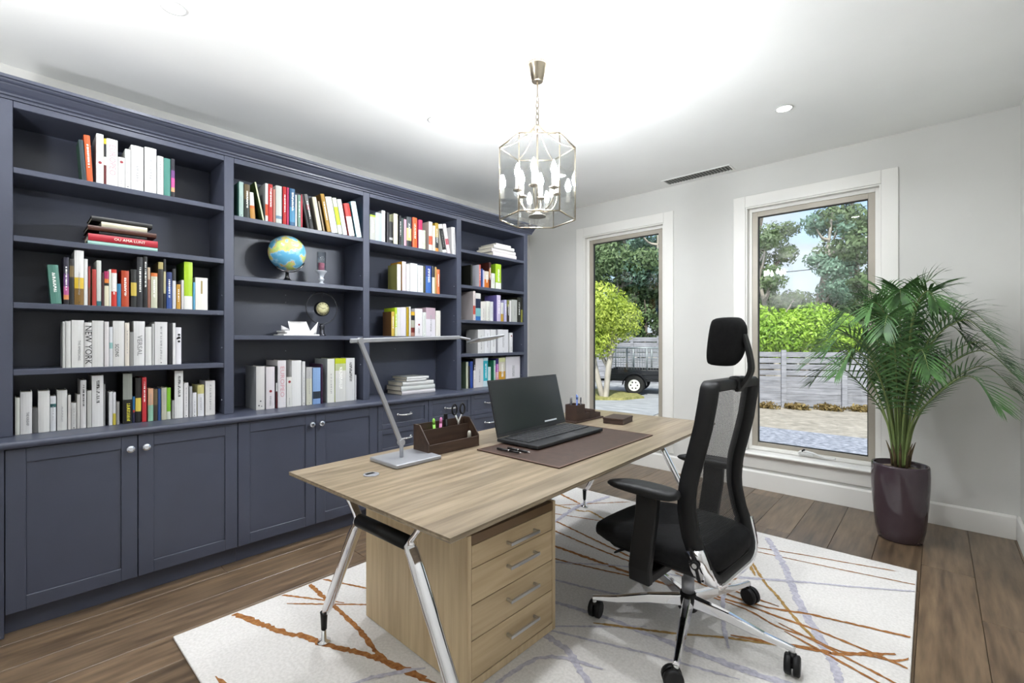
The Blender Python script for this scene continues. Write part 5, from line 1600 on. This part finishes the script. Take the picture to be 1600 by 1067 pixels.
# small bright tree and grassy bed by the driveway
bed = MB(); bp_ = [(-7.6, 9.9), (-6.5, 9.75), (-5.75, 10.35), (-5.55, 11.1), (-6.1, 11.7), (-7.4, 11.9), (-9.0, 11.2), (-8.8, 10.2)]
bed.add([(x, y, GZ + .02) for x, y in bp_] + [(x * .98 - .135, y * .98 + .215, GZ + .075) for x, y in bp_], [tuple(range(8, 16))] + [(k, (k+1) % 8, 8 + (k+1) % 8, 8 + k) for k in range(8)])
setp(bed.build('grass_bed', noise_mat('dry_grass', '6a6c3c', '8f8b58', scale=12, rough=.95, detail=8, bump=.8, bscale=60)), 'mown yellowish grass bed beside the driveway', 'grass', kind='structure')
t = empty('garden_tree', (-6.25, 10.35, GZ), label='small tree with bright yellow green crown beside the trailer', cat='tree')
for k, pts in enumerate(([(-6.25, 10.35, GZ), (-6.20, 10.40, .5), (-6.10, 10.45, 1.25), (-6.0, 10.5, 1.9)], [(-6.35, 10.38, GZ), (-6.55, 10.3, .6), (-6.7, 10.3, 1.4), (-6.75, 10.3, 2.0)], [(-6.18, 10.45, .45), (-6.45, 10.4, 1.0), (-6.35, 10.35, 1.7)])):
    MB().tube(smooth_path(pts, 5), .075 if k < 2 else .05, 10, cap=False).build('trunk', bark_pale, t)
leaves('foliage', [((-6.55, 10.35, 2.05), (.95, .9, .75)), ((-6.15, 10.65, 1.75), (.75, .7, .6)), ((-6.95, 10.2, 1.7), (.7, .7, .6)), ((-6.45, 10.3, 1.2), (.55, .5, .45))], 20000, .042, lf_yg, t, 4)
sb = empty('low_shrub', (-6.75, 10.25, GZ), label='low dark green shrub at the foot of the small tree', cat='shrub')
leaves('foliage', [((-6.78, 10.2, GZ + .28), (.26, .26, .26)), ((-7.05, 10.1, GZ + .22), (.25, .25, .22))], 2600, .045, lf_hedge, sb, 5)

# box trailer with a mesh cage
T0 = Vector((-6.30, 12.30, GZ + .02))
tl = empty('box_trailer', T0, R(20), label='black box trailer with a grey mesh cage, parked on the driveway', cat='trailer')
tk_ = mat('trailer_black', '16181c', .4); cage_m = mat('galvanised', '8f979c', .45, .5); tyre = mat('tyre', '141414', .8); rimm = mat('white_rim', 'd8d8d6', .4)
hl, hw = .80, .62
for nm, a in (('tub_side', (-hl, -hw, .36, hl, -hw + .03, .68)), ('tub_side', (-hl, hw - .03, .36, hl, hw, .68)), ('tub_end', (-hl, -hw + .03, .36, -hl + .03, hw - .03, .68)), ('tailgate', (hl - .03, -hw + .03, .36, hl, hw - .03, .68)), ('tub_floor', (-hl + .03, -hw + .03, .36, hl - .03, hw - .03, .39))):
    MB().box(*a).build(nm, tk_, tl, local=True, bevel=.008)
for zz in (.44, .56):
    MB().tube([(-hl, -hw - .012, zz), (hl, -hw - .012, zz)], .012, 6).build('pressed_rib', tk_, tl, local=True)
for s_ in (-1, 1):
    yy = s_ * (hw + .10)
    w_ = MB().tube([(-.05, yy - .09, .27), (-.05, yy - .06, .27), (-.05, yy + .06, .27), (-.05, yy + .09, .27)], [.23, .27, .27, .23], 26).build('wheel', tyre, tl, local=True)
    MB().tube([(-.05, yy + s_ * .092, .27), (-.05, yy + s_ * .098, .27)], .155, 24).build('rim', rimm, w_, local=True)
    hs = MB()
    for k in range(6):
        a = k * math.pi / 3
        hs.tube([(-.05 + .09 * math.cos(a), yy + s_ * .097, .27 + .09 * math.sin(a)), (-.05 + .09 * math.cos(a), yy + s_ * .101, .27 + .09 * math.sin(a))], .022, 8)
    hs.build('rim_holes', tyre, w_, local=True)
    MB().sweep([Vector((-.05 + .32 * math.cos(R(a)), s_ * (hw + .10), .27 + .32 * math.sin(R(a)))) for a in range(0, 181, 12)], [(-.006, -.10), (.006, -.10), (.006, .10), (-.006, .10)],
               lambda i: (Vector((math.cos(R(i * 12)), 0, math.sin(R(i * 12)))), Vector((0, 1, 0)))).build('mudguard', tk_, tl, local=True)
for s_ in (-1, 1):
    MB().tube([(-hl, s_ * hw, 1.28), (hl, s_ * hw, 1.28)], .018, 6).build('cage_rail', cage_m, tl, local=True)
    MB().tube([(s_ * hl, -hw, 1.28), (s_ * hl, hw, 1.28)], .018, 6).build('cage_rail', cage_m, tl, local=True)
for x in (-hl, -hl / 3, hl / 3, hl):
    for s_ in (-1, 1): MB().tube([(x, s_ * hw, .68), (x, s_ * hw, 1.28)], .02, 6).build('cage_post', cage_m, tl, local=True)
gm_ = MB()
for k in range(1, 22):
    x = -hl + 2 * hl * k / 22
    for s_ in (-1, 1): gm_.tube([(x, s_ * hw, .69), (x, s_ * hw, 1.27)], .004, 4, cap=False)
for k in range(1, 9):
    z = .69 + .58 * k / 9
    for s_ in (-1, 1):
        gm_.tube([(-hl, s_ * hw, z), (hl, s_ * hw, z)], .004, 4, cap=False); gm_.tube([(s_ * hl, -hw, z), (s_ * hl, hw, z)], .004, 4, cap=False)
go = gm_.build('cage_mesh', cage_m, tl, local=True); go['kind'] = 'stuff'
for s_ in (-1, 1): MB().box(hl + .001, s_ * .45 - .07, .45, hl + .02, s_ * .45 + .07, .53).build('tail_light', mat('amber_lens', 'c8862c', .3), tl, local=True)
MB().box(hl + .001, .18, .50, hl + .008, .34, .58).build('number_plate', mat('plate_white', 'e4e4e0', .4), tl, local=True)
MB().tube([(-hl, 0, .33), (-hl - .9, 0, .33)], .035, 8).build('drawbar', tk_, tl, local=True)

# grey paling fences
pale = noise_mat('weathered_timber', '6f7178', '94969e', scale=3.2, stretch=(1, 1, 8), rough=.9, detail=8, lo=.3, hi=.7, bump=.3, rand=.10)
def slat_fence(name, a, b_, h, n, gap, label, posts, group=None):
    a, b_ = Vector((*a, GZ)), Vector((*b_, GZ)); d = (b_ - a).normalized(); ang = math.atan2(d.y, d.x)
    ln = (b_ - a).length
    f = empty(name, a, ang, label=label, cat='fence')
    sh = h / n
    cut = [0] + posts + [ln]
    for s_ in range(len(cut) - 1):
        for k in range(n):
            MB().box(cut[s_] + .008, -.012 + RND.uniform(-.004, .004), k * sh + .03, cut[s_ + 1] - .008, .012, (k + 1) * sh + .03 - (gap if k > n * .42 else .004)).build('slat', pale, f, local=True, bevel=.003, seg=1)
    for p_ in posts: MB().box(p_ - .05, -.075, 0, p_ + .05, -.018, h + .05).build('post', pale, f, local=True, bevel=.004, seg=1)
slat_fence('slat_fence', (-3.62, 11.365), (.45, 13.35), 1.25, 9, .026, 'low weathered grey slat fence outside the right window', [1.18, 2.36, 3.5])
slat_fence('tall_fence', (-9.5, 14.0), (-6.75, 15.44), 1.62, 9, .03, 'tall grey timber fence behind the trailer', [.9, 1.8, 2.7])
MB_ = MB().box(-6.60, 15.50, GZ, -6.42, 15.68, 1.75).build('fence_pillar', mat('white_render', 'd8d8d6', .8)); setp(MB_, 'white fence pillar behind the trailer', 'post')

# hedge over the fence
hg = empty('hedge', (-2.6, 13.3, GZ), label='bright green leafy hedge above the grey fence', cat='hedge')
for k, (x, y) in enumerate(((-3.3, 13.0), (-2.5, 13.4), (-1.75, 13.75))):
    MB().tube([(x, y, GZ), (x + .05, y, .7), (x - .08, y + .05, 1.5)], [.09, .07, .04], 8).build('stem', bark_dark, hg)
leaves('foliage', [((-3.45, 12.95, 1.45), (.75, .55, .75)), ((-2.85, 13.2, 1.35), (.65, .6, .70)), ((-2.25, 13.5, 1.50), (.70, .6, .70)), ((-1.75, 13.75, 1.35), (.48, .5, .62)), ((-4.3, 12.6, 1.4), (.8, .6, .75))], 24000, .048, lf_hedge, hg, 9)
dgr = noise_mat('leaf_litter', '6e5233', 'a0814f', scale=8, rough=.95, detail=8)
lt_ = empty('grass_tufts', (-1.9, 11.9, GZ), label='dry weeds along the foot of the grey fence', cat='weeds', kind='stuff')
leaves('weed_blades', [((-3.35 + .55 * k, 11.15 + .27 * k, GZ + .06), (.30, .10, .10)) for k in range(8)], 2600, .045, leaf_mat('dry_weed', '6d5a36', '9a8a58'), lt_, 10)

# taller trees
tree('gum_tree', -9.9, 17.4, 7.2, 2.2, 21, 'tall dark gum tree behind the trailer, at the left', bark_pale, lf_euc, 18000, 0.084, .3, low=.30)
tree('gum_tree', -8.1, 18.4, 8.0, 2.1, 22, 'tall gum tree with pale trunk behind the trailer, at the right', bark_pale, lf_bl, 13000, 0.084, -.4, low=.40)
tree('gum_tree', -12.8, 20.0, 8.4, 2.6, 23, 'blue green gum tree far behind the bright small tree', bark_pale, lf_bl, 18000, 0.098, .4, low=.3)
tree('bushy_tree', -8.6, 17.0, 3.4, 1.5, 33, 'dense dark bush behind the tall timber fence, at the right', bark_dark, lf_dk, 18000, 0.077, .1, low=.12)
tree('bushy_tree', -10.6, 16.4, 3.2, 1.5, 34, 'dense dark bush behind the tall timber fence, at the left', bark_dark, lf_dk, 18000, 0.077, .1, low=.12)
tree('gum_tree', -7.0, 20.5, 5.6, 1.9, 24, 'dense dark tree between the two window views', bark_dark, lf_dk, 18000, 0.091, .2, low=.15)
tree('gum_tree', -5.7, 19.8, 8.4, 1.6, 25, 'tall gum tree at the left of the right window view', bark_dark, lf_euc, 8400, 0.077, .6, low=.42)
tree('gum_tree', -4.1, 18.4, 5.6, 1.1, 26, 'pale forked gum tree behind the hedge', bark_pale, lf_euc, 3000, 0.070, -.7, low=.5, dens=9)
tree('gum_tree', -3.5, 19.0, 6.4, 1.1, 27, 'slender gum tree with pale leaning trunk behind the fence', bark_pale, lf_bl, 3200, 0.070, .9, low=.5, dens=9)
tree('gum_tree', -1.7, 20.0, 8.6, 1.9, 28, 'tall gum tree above the potted palm', bark_pale, lf_euc, 10400, 0.077, -.5, low=.45)
tree('bushy_tree', -1.2, 17.0, 3.8, 1.4, 29, 'dark bushy tree at the right end of the fence', bark_dark, lf_dk, 16000, 0.077, .1, low=.15)
tree('bushy_tree', -5.6, 23.0, 4.1, 2.0, 30, 'low dark tree mass behind the hedge, at the left', bark_dark, lf_dk, 20000, 0.098, .1, low=.08)
tree('bushy_tree', -3.5, 24.0, 3.9, 2.1, 31, 'low green tree mass behind the hedge, at the right', bark_dark, lf_euc, 20000, 0.098, .1, low=.08)
tree('bushy_tree', -1.2, 24.5, 4.0, 2.1, 35, 'low dark tree mass behind the palm', bark_dark, lf_dk, 18000, 0.098, .1, low=.08)
tree('bushy_tree', -8.4, 24.5, 4.6, 2.4, 32, 'distant blue green tree mass behind the fence', bark_dark, lf_bl, 18000, 0.105, .1, low=.08)

# overhead wire
setp(MB().tube(smooth_path([(-14, 17.0, 3.9), (-6, 18.2, 3.6), (4, 19.6, 4.0)], 8), .014, 6, cap=False).build('power_line', black_plastic), 'thin dark overhead wire crossing the right window view', 'wire')
